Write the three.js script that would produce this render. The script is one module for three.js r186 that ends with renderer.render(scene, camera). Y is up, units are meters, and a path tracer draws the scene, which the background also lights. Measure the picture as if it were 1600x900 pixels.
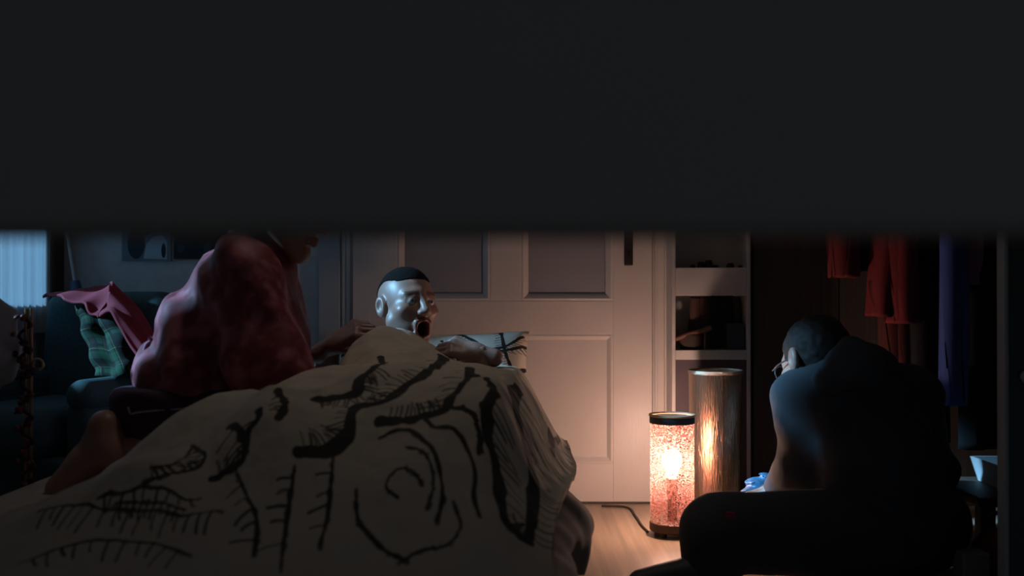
import * as THREE from 'three';
import { RoundedBoxGeometry } from 'three/addons/geometries/RoundedBoxGeometry.js';
import { mergeGeometries, mergeVertices } from 'three/addons/utils/BufferGeometryUtils.js';

// ---------------------------------------------------------------- camera, light, exposure
const scene = new THREE.Scene();
const FPX = 1600, EYE = 0.73, HORIZON = 458;
const camera = new THREE.PerspectiveCamera(2 * Math.atan(450 / FPX) * 180 / Math.PI, 16 / 9, 0.02, 60);
camera.position.set(0, EYE, 0);
camera.rotation.x = Math.atan((HORIZON - 450) / FPX);
camera.focus = 3.0;
camera.userData.fStop = 2.4;
const renderer = new THREE.WebGLRenderer();
renderer.toneMapping = THREE.LinearToneMapping;
renderer.toneMappingExposure = 1.0;
renderer.shadowMap.enabled = true;
scene.background = new THREE.Color().setRGB(0.082, 0.092, 0.106);       // dim night air outside the set
const moon = new THREE.DirectionalLight(new THREE.Color().setRGB(0.27, 0.63, 1.0), 7.2);
moon.position.set(-1.63 - 4, 0.6 + 2.25, -2.7 + 0.5);
moon.target.position.set(-1.63 + 1, 0.6 - 0.5, -2.7 - 0.1);
moon.castShadow = true;
moon.shadow.radius = 6;
moon.shadow.mapSize.set(2048, 2048);
Object.assign(moon.shadow.camera, { left: -3, right: 3, top: 3, bottom: -3, near: 0.1, far: 12 });
scene.add(moon, moon.target);

// ---------------------------------------------------------------- helpers
const V = (x, y, z) => new THREE.Vector3(x, y, z);
// a point of the room seen at (px, py) of the photograph at distance d in front of the camera
const P = (px, py, d) => V((px - 800) / FPX * d, EYE - (py - HORIZON) / FPX * d, -d);
let seed = 7;
const rnd = () => { seed = (seed * 1664525 + 1013904223) >>> 0; return seed / 4294967296; };
const clamp = (x, a = 0, b = 1) => Math.min(b, Math.max(a, x));
const sstep = (a, b, x) => { const t = clamp((x - a) / (b - a)); return t * t * (3 - 2 * t); };
function hash3(x, y, z) { let h = (x * 374761393 + y * 668265263 + z * 2147483647) | 0; h = Math.imul(h ^ (h >>> 13), 1274126177); return ((h ^ (h >>> 16)) >>> 0) / 4294967296; }
function noise(x, y, z = 0) {
  const X = Math.floor(x), Y = Math.floor(y), Z = Math.floor(z), u = x - X, v = y - Y, w = z - Z;
  const f = (t) => t * t * (3 - 2 * t), a = f(u), b = f(v), c = f(w), L = (p, q, t) => p + (q - p) * t;
  return L(L(L(hash3(X, Y, Z), hash3(X + 1, Y, Z), a), L(hash3(X, Y + 1, Z), hash3(X + 1, Y + 1, Z), a), b),
    L(L(hash3(X, Y, Z + 1), hash3(X + 1, Y, Z + 1), a), L(hash3(X, Y + 1, Z + 1), hash3(X + 1, Y + 1, Z + 1), a), b), c);
}
const fbm = (x, y, z = 0) => (noise(x, y, z) + 0.5 * noise(2 * x + 9, 2 * y, 2 * z) + 0.25 * noise(4 * x, 4 * y + 5, 4 * z)) / 1.75;
function mat(c, roughness = 0.8, extra = {}) {
  const m = new THREE.MeshPhysicalMaterial({ roughness, side: THREE.DoubleSide, ...extra });
  m.color.setRGB(...c);
  return m;
}
function dataTex(w, h, fn, srgb = true) {
  const d = new Uint8Array(w * h * 4);
  for (let y = 0; y < h; y++) for (let x = 0; x < w; x++) { const c = fn(x / w, y / h, x, y); for (let k = 0; k < 3; k++) d[(y * w + x) * 4 + k] = clamp(c[k]) * 255; d[(y * w + x) * 4 + 3] = 255; }
  const t = new THREE.DataTexture(d, w, h);
  t.wrapS = t.wrapT = THREE.RepeatWrapping; t.magFilter = THREE.LinearFilter; t.minFilter = THREE.LinearMipmapLinearFilter; t.generateMipmaps = true;
  if (srgb) t.colorSpace = THREE.SRGBColorSpace;
  t.needsUpdate = true;
  return t;
}
function canvasTex(w, h, draw) {
  const c = document.createElement('canvas'); c.width = w; c.height = h; draw(c.getContext('2d'), w, h);
  const t = new THREE.CanvasTexture(c); t.colorSpace = THREE.SRGBColorSpace; return t;
}
const used = {};
function numbered(n) { const k = used[n] = (used[n] ?? -1) + 1; return k ? `${n}_${String(k).padStart(3, '0')}` : n; }
function shade(o) { o.castShadow = o.receiveShadow = true; return o; }
function part(name, geo, m, parent, label) {
  const geos = Array.isArray(geo) ? geo : [geo];
  const g = geos.length > 1 ? mergeGeometries(geos.map((q) => { const r = q.index ? q.toNonIndexed() : q; for (const k of Object.keys(r.attributes)) if (!['position', 'normal', 'uv'].includes(k)) r.deleteAttribute(k); return r; })) : geos[0];
  const o = shade(new THREE.Mesh(g, m)); o.name = name; parent.add(o);
  if (label) o.userData.label = label;
  return o;
}
function group(name, label, category, [x, y, z] = [0, 0, 0], turn = 0, grp) {
  const o = new THREE.Group(); o.name = numbered(name); o.position.set(x, y, z); o.rotation.y = turn;
  o.userData = { label, category }; if (grp) o.userData.group = grp;
  scene.add(o); return o;
}
function solo(name, geo, m, label, category, grp) {
  const o = part(numbered(name), geo, m, scene); o.userData = { label, category }; if (grp) o.userData.group = grp; return o;
}
function struct(name, geo, m, label) { const o = part(name, geo, m, scene); o.userData = { kind: 'structure', label, category: 'structure' }; return o; }
function structGroup(name, label) { const o = new THREE.Group(); o.name = name; o.userData = { kind: 'structure', label, category: 'structure' }; scene.add(o); return o; }
const box = (x0, x1, y0, y1, z0, z1, r = 0) => {
  const w = x1 - x0, h = y1 - y0, d = z1 - z0;
  const g = r ? new RoundedBoxGeometry(w, h, d, 2, r) : new THREE.BoxGeometry(w, h, d);
  g.translate((x0 + x1) / 2, (y0 + y1) / 2, (z0 + z1) / 2); return g;
};
const tube = (pts, r, seg = 24, rad = 8) => new THREE.TubeGeometry(new THREE.CatmullRomCurve3(pts), seg, r, rad, false);
function rod(a, b, r0, r1 = r0, n = 14) {
  const d = b.clone().sub(a), g = new THREE.CylinderGeometry(r1, r0, d.length(), n);
  g.translate(0, d.length() / 2, 0); g.applyQuaternion(new THREE.Quaternion().setFromUnitVectors(V(0, 1, 0), d.normalize())); g.translate(a.x, a.y, a.z); return g;
}
const lathe = (pts, n = 48) => new THREE.LatheGeometry(pts.map(([r, y]) => new THREE.Vector2(r, y)), n);
function metreUV(g, ax, ay, s = 1) { const p = g.attributes.position, uv = new Float32Array(p.count * 2); for (let i = 0; i < p.count; i++) { const q = [p.getX(i), p.getY(i), p.getZ(i)]; uv[2 * i] = q[ax] * s; uv[2 * i + 1] = q[ay] * s; } g.setAttribute('uv', new THREE.BufferAttribute(uv, 2)); return g; }
// a closed cloth: rows of points interpolated to an nu x nv grid, given a thickness; ripple(u, v) lifts it along its normal
function cloth(rows, nu, nv, thick = 0.006, ripple = null) {
  const curves = rows.map((r) => new THREE.CatmullRomCurve3(r));
  const cols = [];
  for (let i = 0; i <= nu; i++) cols.push(new THREE.CatmullRomCurve3(curves.map((c) => c.getPoint(i / nu))));
  const pos = [], uv = [], idx = [];
  for (let j = 0; j <= nv; j++) for (let i = 0; i <= nu; i++) { const p = cols[i].getPoint(j / nv); pos.push(p.x, p.y, p.z); uv.push(i / nu, j / nv); }
  const W = nu + 1;
  for (let j = 0; j < nv; j++) for (let i = 0; i < nu; i++) { const a = j * W + i; idx.push(a, a + 1, a + W, a + 1, a + W + 1, a + W); }
  return thicken(pos, uv, idx, nu, nv, thick, ripple);
}
function thicken(pos, uv, idx, nu, nv, thick, ripple) {
  const W = nu + 1, N = W * (nv + 1);
  let g = new THREE.BufferGeometry();
  g.setAttribute('position', new THREE.Float32BufferAttribute(pos, 3)); g.setIndex(idx); g.computeVertexNormals();
  let n = g.attributes.normal;
  if (ripple) {
    for (let k = 0; k < N; k++) { const r = ripple(uv[2 * k], uv[2 * k + 1], pos[3 * k], pos[3 * k + 1], pos[3 * k + 2]); pos[3 * k] += n.getX(k) * r; pos[3 * k + 1] += n.getY(k) * r; pos[3 * k + 2] += n.getZ(k) * r; }
    g.setAttribute('position', new THREE.Float32BufferAttribute(pos, 3)); g.computeVertexNormals(); n = g.attributes.normal;
  }
  const P2 = pos.slice(), U2 = uv.concat(uv), I2 = idx.slice();
  for (let k = 0; k < N; k++) P2.push(pos[3 * k] - n.getX(k) * thick, pos[3 * k + 1] - n.getY(k) * thick, pos[3 * k + 2] - n.getZ(k) * thick);
  for (let k = 0; k < idx.length; k += 3) I2.push(idx[k] + N, idx[k + 2] + N, idx[k + 1] + N);
  const edge = (a, b) => I2.push(a, a + N, b, b, a + N, b + N);
  for (let i = 0; i < nu; i++) { edge(i, i + 1); edge(nv * W + i + 1, nv * W + i); }
  for (let j = 0; j < nv; j++) { edge((j + 1) * W, j * W); edge(j * W + nu, (j + 1) * W + nu); }
  g = new THREE.BufferGeometry();
  g.setAttribute('position', new THREE.Float32BufferAttribute(P2, 3)); g.setAttribute('uv', new THREE.Float32BufferAttribute(U2, 2)); g.setIndex(I2); g.computeVertexNormals();
  return g;
}
// ---- distance fields meshed by surface nets
const smin = (a, b, k) => { const h = Math.max(k - Math.abs(a - b), 0) / k; return Math.min(a, b) - h * h * k * 0.25; };
const smax = (a, b, k) => -smin(-a, -b, k);
function cone(p, ax, ay, az, bx, by, bz, r0, r1) {
  const dx = bx - ax, dy = by - ay, dz = bz - az, px = p[0] - ax, py = p[1] - ay, pz = p[2] - az;
  const t = clamp((px * dx + py * dy + pz * dz) / (dx * dx + dy * dy + dz * dz + 1e-9));
  const ex = px - dx * t, ey = py - dy * t, ez = pz - dz * t;
  return Math.sqrt(ex * ex + ey * ey + ez * ez) - (r0 + (r1 - r0) * t);
}
function ell(p, cx, cy, cz, rx, ry, rz) {
  const x = (p[0] - cx) / rx, y = (p[1] - cy) / ry, z = (p[2] - cz) / rz, k0 = Math.sqrt(x * x + y * y + z * z);
  const k1 = Math.sqrt((x / rx) ** 2 + (y / ry) ** 2 + (z / rz) ** 2);
  return k1 < 1e-9 ? -Math.min(rx, ry, rz) : k0 * (k0 - 1) / k1;
}
// prims: [pointA, pointB, radiusA, radiusB]
const bones = (list, k) => (p) => { let d = 1e3; for (const [a, b, r0, r1] of list) d = smin(d, cone(p, a.x, a.y, a.z, b.x, b.y, b.z, r0, r1), k); return d; };
function boundsOf(list, pad) { const b = new THREE.Box3(); for (const [a, c, r0, r1] of list) { const r = Math.max(r0, r1) + pad; b.expandByPoint(a.clone().addScalar(r)).expandByPoint(a.clone().addScalar(-r)).expandByPoint(c.clone().addScalar(r)).expandByPoint(c.clone().addScalar(-r)); } return b; }
function nets(f, b, cell, colour) {
  const n = ['x', 'y', 'z'].map((k) => Math.ceil((b.max[k] - b.min[k]) / cell) + 2), [nx, ny, nz] = n;
  const g = new Float32Array(nx * ny * nz), o = [b.min.x - cell / 2, b.min.y - cell / 2, b.min.z - cell / 2];
  for (let k = 0, i = 0; k < nz; k++) for (let j = 0; j < ny; j++) for (let q = 0; q < nx; q++, i++) g[i] = f([o[0] + q * cell, o[1] + j * cell, o[2] + k * cell]);
  const id = new Int32Array(nx * ny * nz).fill(-1), pos = [], idx = [], S = [1, nx, nx * ny];
  const E = []; for (let a = 0; a < 8; a++) for (let s = 0; s < 3; s++) if (!(a & (1 << s))) E.push([a, a | (1 << s)]);
  for (let k = 0; k < nz - 1; k++) for (let j = 0; j < ny - 1; j++) for (let q = 0; q < nx - 1; q++) {
    const i = q + j * nx + k * nx * ny; let m = 0, x = 0, y = 0, z = 0;
    const c = []; let s = 0;
    for (let a = 0; a < 8; a++) { c[a] = g[i + (a & 1) + ((a >> 1) & 1) * nx + ((a >> 2) & 1) * nx * ny]; if (c[a] < 0) s++; }
    if (s === 0 || s === 8) continue;
    for (const [a, e] of E) if ((c[a] < 0) !== (c[e] < 0)) { const t = c[a] / (c[a] - c[e]); x += (a & 1) + t * ((e & 1) - (a & 1)); y += ((a >> 1) & 1) + t * (((e >> 1) & 1) - ((a >> 1) & 1)); z += ((a >> 2) & 1) + t * (((e >> 2) & 1) - ((a >> 2) & 1)); m++; }
    id[i] = pos.length / 3; pos.push(o[0] + (q + x / m) * cell, o[1] + (j + y / m) * cell, o[2] + (k + z / m) * cell);
  }
  for (let k = 1; k < nz - 1; k++) for (let j = 1; j < ny - 1; j++) for (let q = 1; q < nx - 1; q++) {
    const i = q + j * nx + k * nx * ny, a = g[i] < 0;
    for (let s = 0; s < 3; s++) {
      if (a === (g[i + S[s]] < 0)) continue;
      const u = S[(s + 1) % 3], v = S[(s + 2) % 3], A = id[i], B = id[i - u], C = id[i - u - v], D = id[i - v];
      if (A < 0 || B < 0 || C < 0 || D < 0) continue;
      if (a) idx.push(A, B, C, A, C, D); else idx.push(A, C, B, A, D, C);
    }
  }
  const geo = new THREE.BufferGeometry();
  geo.setAttribute('position', new THREE.Float32BufferAttribute(pos, 3)); geo.setIndex(idx); geo.computeVertexNormals();
  if (colour) { const col = []; for (let i = 0; i < pos.length; i += 3) col.push(...colour([pos[i], pos[i + 1], pos[i + 2]])); geo.setAttribute('color', new THREE.Float32BufferAttribute(col, 3)); }
  return geo;
}
const frame = (o, x, y) => { const X = x.clone().normalize(), Z = X.clone().cross(y).normalize(), Y = Z.clone().cross(X); return new THREE.Matrix4().makeBasis(X, Y, Z).setPosition(o); };
const join = (list) => mergeGeometries(list.map((g) => { const r = g.clone(); r.deleteAttribute('uv'); return r; }));

// ---------------------------------------------------------------- materials of the room
const plaster = dataTex(256, 256, (u, v, x, y) => { const n = 0.9 + 0.1 * fbm(u * 40, v * 40); return [n, n, n]; });
const mWallBack = mat([0.58, 0.59, 0.59], 0.9, { map: plaster });
const mWallDark = mat([0.54, 0.55, 0.56], 0.9, { map: plaster });
const mWhite = mat([0.62, 0.60, 0.58], 0.42, { bumpMap: dataTex(256, 256, (u, v) => { const n = fbm(u * 60, v * 60); return [n, n, n]; }, false), bumpScale: 0.0003 });
const mCeil = mat([0.5, 0.5, 0.5], 0.95);
const mBlack = mat([0.135, 0.118, 0.104], 0.95);
const floorTex = dataTex(1024, 1024, (u, v) => {
  const pl = Math.floor(u * 12), t = hash3(pl, 3, 1), g = fbm(u * 160 + pl * 7, v * 6 + pl * 3) * 0.18 + fbm(u * 30, v * 3 + pl) * 0.14;
  const s = 0.66 + 0.06 * t + g - 0.12; return [s * 0.86, s * 0.74, s * 0.62];
});
const mFloor = mat([1, 1, 1], 0.34, { map: floorTex });

// ---------------------------------------------------------------- the room
const LX = -1.63, RX = 2.05, BZ = -3.6, FZ = 1.2, CY = 2.6;
struct('floor', metreUV(box(LX - 0.1, RX + 0.1, -0.08, 0, BZ - 0.1, FZ), 0, 2, 0.5), mFloor, 'pale wood floor with a soft sheen around the lamp');
struct('ceiling', box(LX - 0.1, RX + 0.1, CY, CY + 0.1, BZ - 0.1, FZ), mCeil, 'plain ceiling of the bedroom set');
const WZ0 = -3.44, WZ1 = -2.32, WY0 = 0.70, WY1 = 2.0;
struct('wall_left', metreUV(mergeGeometries([box(LX - 0.1, LX, 0, CY, BZ - 0.1, WZ0), box(LX - 0.1, LX, 0, CY, WZ1, FZ), box(LX - 0.1, LX, 0, WY0, WZ0, WZ1), box(LX - 0.1, LX, WY1, CY, WZ0, WZ1)]), 2, 1), mWallDark, 'grey plaster wall with the window beside the armchair');
struct('wall_right', metreUV(box(RX, RX + 0.1, 0, CY, BZ - 0.1, FZ), 2, 1), mWallDark, 'dark wall behind the clothes rail');
// back wall with the doorway
const DL = (553 - 800) / FPX * 3.56, DR = (1017 - 800) / FPX * 3.56, DT = 2.05;
struct('wall_back', metreUV(mergeGeometries([box(LX - 0.1, DL - 0.01, 0, CY, BZ - 0.1, BZ), box(DR + 0.01, RX + 0.1, 0, CY, BZ - 0.1, BZ), box(DL - 0.01, DR + 0.01, DT + 0.01, CY, BZ - 0.1, BZ), box(DL - 0.2, DR + 0.2, 0, DT + 0.2, BZ - 0.2, BZ - 0.1)]), 0, 1), mWallBack, 'grey plaster wall around the panelled door');
struct('wall_front', box(LX, RX, EYE + 83 / FPX * 0.56, CY, -0.56, -0.50, 0.008), mBlack, 'matt black board wall hanging above a low viewing gap');

// door with recessed panels
{
  const d = structGroup('door_1', 'white panelled door behind the bed'), z = BZ + 0.015, f = z + 0.03, D = -f;
  const X = (px) => (px - 800) / FPX * D, Y = (py) => EYE - (py - HORIZON) / FPX * D;
  const pT = 1.9, xs = [X(551), X(620), X(766), X(814), X(958), X(1019)], yB = 0.006, y1 = Y(724), y2 = Y(522), y3 = Y(470);
  part('stile', box(xs[0], xs[1], yB, DT, z, f, 0.002), mWhite, d); part('stile', box(xs[4], xs[5], yB, DT, z, f, 0.002), mWhite, d); part('stile', box(xs[2], xs[3], y3, pT, z, f, 0.002), mWhite, d);
  part('rail', box(xs[1], xs[4], yB, y1, z, f, 0.002), mWhite, d); part('rail', box(xs[1], xs[4], y2, y3, z, f, 0.002), mWhite, d); part('rail', box(xs[1], xs[4], pT, DT, z, f, 0.002), mWhite, d);
  const mPane = mat([0.30, 0.31, 0.34], 0.28, { clearcoat: 0.4, clearcoatRoughness: 0.15 });
  part('panel', box(xs[1], xs[4], y1, y2, z, z + 0.02), mWhite, d);
  part('glass_panel', box(xs[1], xs[2], y3, pT, z, z + 0.012), mPane, d, 'frosted grey glass panel'); part('glass_panel', box(xs[3], xs[4], y3, pT, z, z + 0.012), mPane, d, 'frosted grey glass panel');
  const bead = (x0, x1, y0, y1_, w) => {
    const s = new THREE.Shape([[0, 0], [w, 0], [w * 0.75, 0.006], [w * 0.3, 0.014], [0, 0.012]].map(([a, b]) => new THREE.Vector2(a, b)));
    const side = (L, m) => { const g = new THREE.ExtrudeGeometry(s, { depth: L, bevelEnabled: false }); g.applyMatrix4(m); return g; };
    const zz = z + 0.016, M = (X_, Y_, Z_, o) => new THREE.Matrix4().makeBasis(X_, Y_, Z_).setPosition(o), n = V(0, 0, 1);
    return [side(y1_ - y0, M(V(1, 0, 0), n, V(0, -1, 0), V(x0, y1_, zz))), side(y1_ - y0, M(V(-1, 0, 0), n, V(0, 1, 0), V(x1, y0, zz))), side(x1 - x0, M(V(0, 1, 0), n, V(1, 0, 0), V(x0, y0, zz))), side(x1 - x0, M(V(0, -1, 0), n, V(-1, 0, 0), V(x1, y1_, zz)))];
  };
  part('moulding', bead(xs[1], xs[4], y1, y2, 0.025), mWhite, d); part('moulding', bead(xs[1], xs[2], y3, pT, 0.026), mWhite, d); part('moulding', bead(xs[3], xs[4], y3, pT, 0.026), mWhite, d);
  const mBronze = mat([0.05, 0.043, 0.036], 0.5, { metalness: 0.6 });
  const hx = X(982), hy = Y(415);
  const pl = part('handle_plate', new RoundedBoxGeometry(0.03, 0.24, 0.008, 4, 0.0039).translate(hx, hy + 0.12, f + 0.004), mBronze, d, 'dark bronze handle plate');
  part('keyhole', [new THREE.CylinderGeometry(0.005, 0.005, 0.003, 12).rotateX(Math.PI / 2).translate(hx, hy + 0.045, f + 0.0085), box(hx - 0.0025, hx + 0.0025, hy + 0.028, hy + 0.045, f + 0.007, f + 0.0095)], mat([0.01, 0.01, 0.01], 0.9), pl);
  part('lever', tube([V(hx, hy + 0.19, f), V(hx, hy + 0.19, f + 0.045), V(hx - 0.03, hy + 0.19, f + 0.055), V(hx - 0.11, hy + 0.188, f + 0.053)], 0.009), mBronze, pl);
  const cz = BZ, cR = DR + 0.008, cw = 0.06;
  const casing = (x0, x1) => [box(x0, x1, 0, DT + 0.06, cz, cz + 0.022, 0.003), box(x0 + 0.006, x0 + 0.018, 0, DT + 0.06, cz + 0.02, cz + 0.03, 0.003), box(x1 - 0.02, x1 - 0.006, 0, DT + 0.06, cz + 0.02, cz + 0.034, 0.003)];
  struct('trim_1', casing(DL - 0.008 - 0.04, DL - 0.008), mWhite, 'white door casing on the side of the armchair');
  struct('trim_2', casing(cR, cR + cw), mWhite, 'white door casing beside the shelf unit');
  struct('trim_3', box(DL - 0.05, cR + cw, DT + 0.012, DT + 0.075, cz, cz + 0.03, 0.003), mWhite, 'white door casing above the door');
  struct('trim_4', box(P(498, 0, 3.58).x, DL - 0.05, 0, CY, BZ, BZ + 0.03, 0.004), mat([0.36, 0.42, 0.47], 0.8), 'blue-grey pilaster beside the door casing');
  struct('trim_5', box(DL - 0.01, DR + 0.01, 0, 0.006, BZ - 0.1, BZ + 0.05), mat([0.06, 0.05, 0.04], 0.7), 'dark threshold strip under the door');
}
// window in the left wall, mostly out of view, sized to place the moonlight
{
  const w = structGroup('window_1', 'white framed window in the side wall by the armchair');
  const x0 = LX - 0.1;
  part('casing', [box(LX, LX + 0.025, WY0 - 0.1, WY1 + 0.1, WZ0 - 0.06, WZ0, 0.004), box(LX, LX + 0.025, WY0 - 0.1, WY1 + 0.1, WZ1, WZ1 + 0.1, 0.004), box(LX, LX + 0.025, WY1, WY1 + 0.1, WZ0, WZ1, 0.004)], mWhite, w);
  part('window_sill', box(LX - 0.02, LX + 0.06, WY0 - 0.04, WY0, WZ0 - 0.1, WZ1 + 0.1, 0.006), mWhite, w);
  part('sash', [box(x0 + 0.02, x0 + 0.06, WY0, WY1, WZ0, WZ0 + 0.05, 0.003), box(x0 + 0.02, x0 + 0.06, WY0, WY1, WZ1 - 0.05, WZ1, 0.003), box(x0 + 0.02, x0 + 0.06, WY0, WY0 + 0.05, WZ0, WZ1, 0.003), box(x0 + 0.02, x0 + 0.06, WY1 - 0.05, WY1, WZ0, WZ1, 0.003)], mWhite, w);
  const glass = mat([1, 1, 1], 0.0, { transmission: 1, ior: 1.45 });
  part('pane', new THREE.PlaneGeometry(WZ1 - WZ0 - 0.1, WY1 - WY0 - 0.1).rotateY(Math.PI / 2).translate(x0 + 0.04, (WY0 + WY1) / 2, (WZ0 + WZ1) / 2), glass, w);
}
struct('baseboard_back', [box(LX, P(498, 0, 3.58).x, 0, 0.08, BZ, BZ + 0.015, 0.003)], mWhite, 'white baseboard under the grey wall');
// curtains
{
  const sheer = [2.2, 1.5, 0.9, 0.6].map((y) => { const r = []; for (let i = 0; i <= 24; i++) r.push(V(LX + 0.075 + 0.008 * Math.sin(i * 2.3), y, -3.06 - 0.0155 * i)); return r; });
  solo('curtain', cloth(sheer, 120, 12, 0.002), mat([0.7, 0.72, 0.74], 0.95, { transmission: 0.72 }), 'sheer white curtain at the window, its unseen part keeping moonlight off the armchair', 'curtain');  // runs on out of view to hold direct moonlight off the armchair
  const rows = [2.3, 1.5, 0.8, 0.3].map((y) => { const r = []; for (let i = 0; i <= 8; i++) r.push(V(LX + 0.06 + 0.012 * Math.sin(i * 2.1), y, -3.48 - 0.011 * i)); return r; });
  solo('curtain', cloth(rows, 32, 16, 0.004), mat([0.07, 0.05, 0.035], 0.95), 'narrow brown curtain hanging in the room corner beside the window', 'curtain');
}
// pictures on the back wall
{
  const mk = (x0, x1, y0, h, draw, label) => { const g = group('wall_picture', label, 'picture', [(x0 + x1) / 2, y0, BZ]); const w = x1 - x0; part('backing', box(-w / 2, w / 2, 0, h, 0.001, 0.012, 0.002), mat([0.3, 0.3, 0.3], 0.8), g); const pl = new THREE.PlaneGeometry(w - 0.006, h - 0.006).translate(0, h / 2, 0.0128); part('print', pl, mat([1, 1, 1], 0.6, { map: canvasTex(512, 512, draw) }), g); };
  const d = 3.59, yb = P(0, 408, d).y;
  mk(P(190, 0, d).x, P(267, 0, d).x, yb, 0.42, (c, w, h) => { c.fillStyle = '#60707a'; c.fillRect(0, 0, w, h); c.fillStyle = '#141c26'; c.beginPath(); c.ellipse(150, 440, 95, 66, 0, 0, 7); c.fill(); c.beginPath(); c.ellipse(250, 250, 160, 150, 0.4, 0, 7); c.fill(); c.fillStyle = '#9fb0b8'; c.beginPath(); c.moveTo(230, 505); c.lineTo(260, 440); c.lineTo(330, 410); c.lineTo(430, 400); c.lineTo(480, 430); c.lineTo(480, 508); c.fill(); c.fillStyle = '#06080c'; c.beginPath(); c.ellipse(445, 470, 25, 32, 0, 0, 7); c.fill(); }, 'pale blue and white picture with dark shapes above the armchair');
  mk(P(270, 0, d).x, P(372, 0, d).x, yb + 0.004, 0.46, (c, w, h) => { c.fillStyle = '#10161a'; c.fillRect(0, 0, w, h); c.fillStyle = '#2c3a42'; for (let i = 0; i < 7; i++) { c.beginPath(); c.ellipse(60 + i * 70, 470 - (i % 3) * 90, 30, 18 + 6 * (i % 2), i, 0, 7); c.fill(); } }, 'dark picture on the wall behind the kneeling person');
}

// ---------------------------------------------------------------- glowing floor lamp
{
  const R = 0.066, g = group('drum_lamp', 'glowing cylinder lamp with pierced coppery shade standing on the floor', 'lamp', [P(1050, 0, 3.1).x, 0, -3.1]);
  const H0 = 0.038, H1 = 0.362;
  const alpha = dataTex(512, 1024, (u, v, x, y) => { const a = noise(x / 3.5, y / 4.6), b = noise(x / 9 + 40, y / 16); const s = a * 0.75 + b * 0.25 > 0.47 ? 0 : 1; return [s, s, s]; }, false);
  const sheet = (r, h0, h1, n = 64) => { const q = new THREE.CylinderGeometry(r, r, h1 - h0, n, 1, true); q.translate(0, (h0 + h1) / 2, 0); return q; };
  const mShade = mat([0.52, 0.2, 0.165], 0.8, { alphaMap: alpha, alphaTest: 0.5, transmission: 0.3 });
  part('lamp_shade', sheet(R, H0, H1 - 0.022), mShade, g, 'pierced coppery shade');
  const ring = (r0, r1, y0, y1) => lathe([[r0, y0], [r1, y0], [r1, y1], [r0, y1], [r0, y0]]);
  part('top_band', ring(R - 0.002, R + 0.002, H1 - 0.024, H1 - 0.004), mat([0.03, 0.045, 0.05], 0.5), g, 'dark band under the rim');
  part('rim', ring(R - 0.004, R + 0.004, H1 - 0.004, H1 + 0.002), mat([0.62, 0.42, 0.24], 0.45), g, 'pale rim ring');
  part('base', lathe([[0.001, 0.014], [R, 0.014], [R + 0.002, 0.018], [R + 0.002, H0], [R - 0.004, H0 + 0.004], [0.001, H0 + 0.004]]), mat([0.10, 0.055, 0.04], 0.6), g, 'dark round base');
  for (let k = 0; k < 4; k++) { const a = k * Math.PI / 2 + 0.65; part('foot', rod(V(Math.cos(a) * 0.052, 0, Math.sin(a) * 0.052), V(Math.cos(a) * 0.052, 0.016, Math.sin(a) * 0.052), 0.008, 0.011), mat([0.02, 0.016, 0.014], 0.6), g); }
  part('socket', [lathe([[0.001, H0], [0.014, H0], [0.014, 0.12], [0.017, 0.125], [0.017, 0.168], [0.012, 0.172], [0.001, 0.172]], 24)], mat([0.16, 0.11, 0.09], 0.6), g);
  const bulb = part('bulb', lathe([[0.001, 0.168], [0.012, 0.17], [0.014, 0.182], [0.022, 0.198], [0.029, 0.214], [0.0305, 0.226], [0.027, 0.243], [0.017, 0.254], [0.001, 0.258]], 32), mat([1, 0.9, 0.75], 0.4, { emissive: new THREE.Color().setRGB(1.0, 0.78, 0.55), emissiveIntensity: 6 }), g, 'bright warm bulb');
  const light = new THREE.PointLight(new THREE.Color().setRGB(1.0, 0.64, 0.49), 0.7, 0, 2);
  light.position.set(0, 0.22, 0); light.castShadow = true; light.shadow.radius = 1.3; light.name = 'bulb_light'; g.add(light);
  solo('lamp_cable', tube([P(1012, 817, 3.12), P(1003, 812, 3.2), P(992, 800, 3.35), P(978, 793, 3.48), P(940, 792.5, 3.5)].map((p, i) => V(p.x, 0.004, p.z)), 0.0035, 40, 6), mat([0.03, 0.025, 0.02], 0.6), 'thin dark cable running from the lamp along the door', 'cable');
}
// ---------------------------------------------------------------- brass stand
{
  const g = group('brass_stand', 'tall brass cylinder vase standing behind the glowing lamp', 'vase', [P(1118, 0, 3.3).x, 0, -3.3]);
  const bump = dataTex(512, 512, (u, v, x, y) => { const n = noise(x / 5, y / 5) * 0.6 + noise(x / 2.4, y / 2.4) * 0.4; return [n, n, n]; }, false);
  bump.repeat.set(2, 2);
  const h = 0.483;
  part('body', lathe([[0.001, 0.004], [0.072, 0.004], [0.074, 0.0], [0.078, 0.006], [0.0785, 0.05], [0.0865, h - 0.012], [0.088, h - 0.01], [0.088, h - 0.002], [0.086, h], [0.0845, h - 0.004], [0.076, 0.05], [0.07, 0.02], [0.001, 0.02]], 72), mat([0.62, 0.42, 0.28], 0.27, { metalness: 1, bumpMap: bump, bumpScale: 0.0012 }), g, 'beaten brass body');
  part('dark_stripe', box(-0.0015, 0.0015, 0.01, h - 0.02, 0.0, 0.002).rotateX(0.0175).translate(0.006, 0, 0.0775), mat([0.2, 0.12, 0.07], 0.4, { metalness: 1 }), g);  // thin darker stripe down the front of the brass
}
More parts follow.
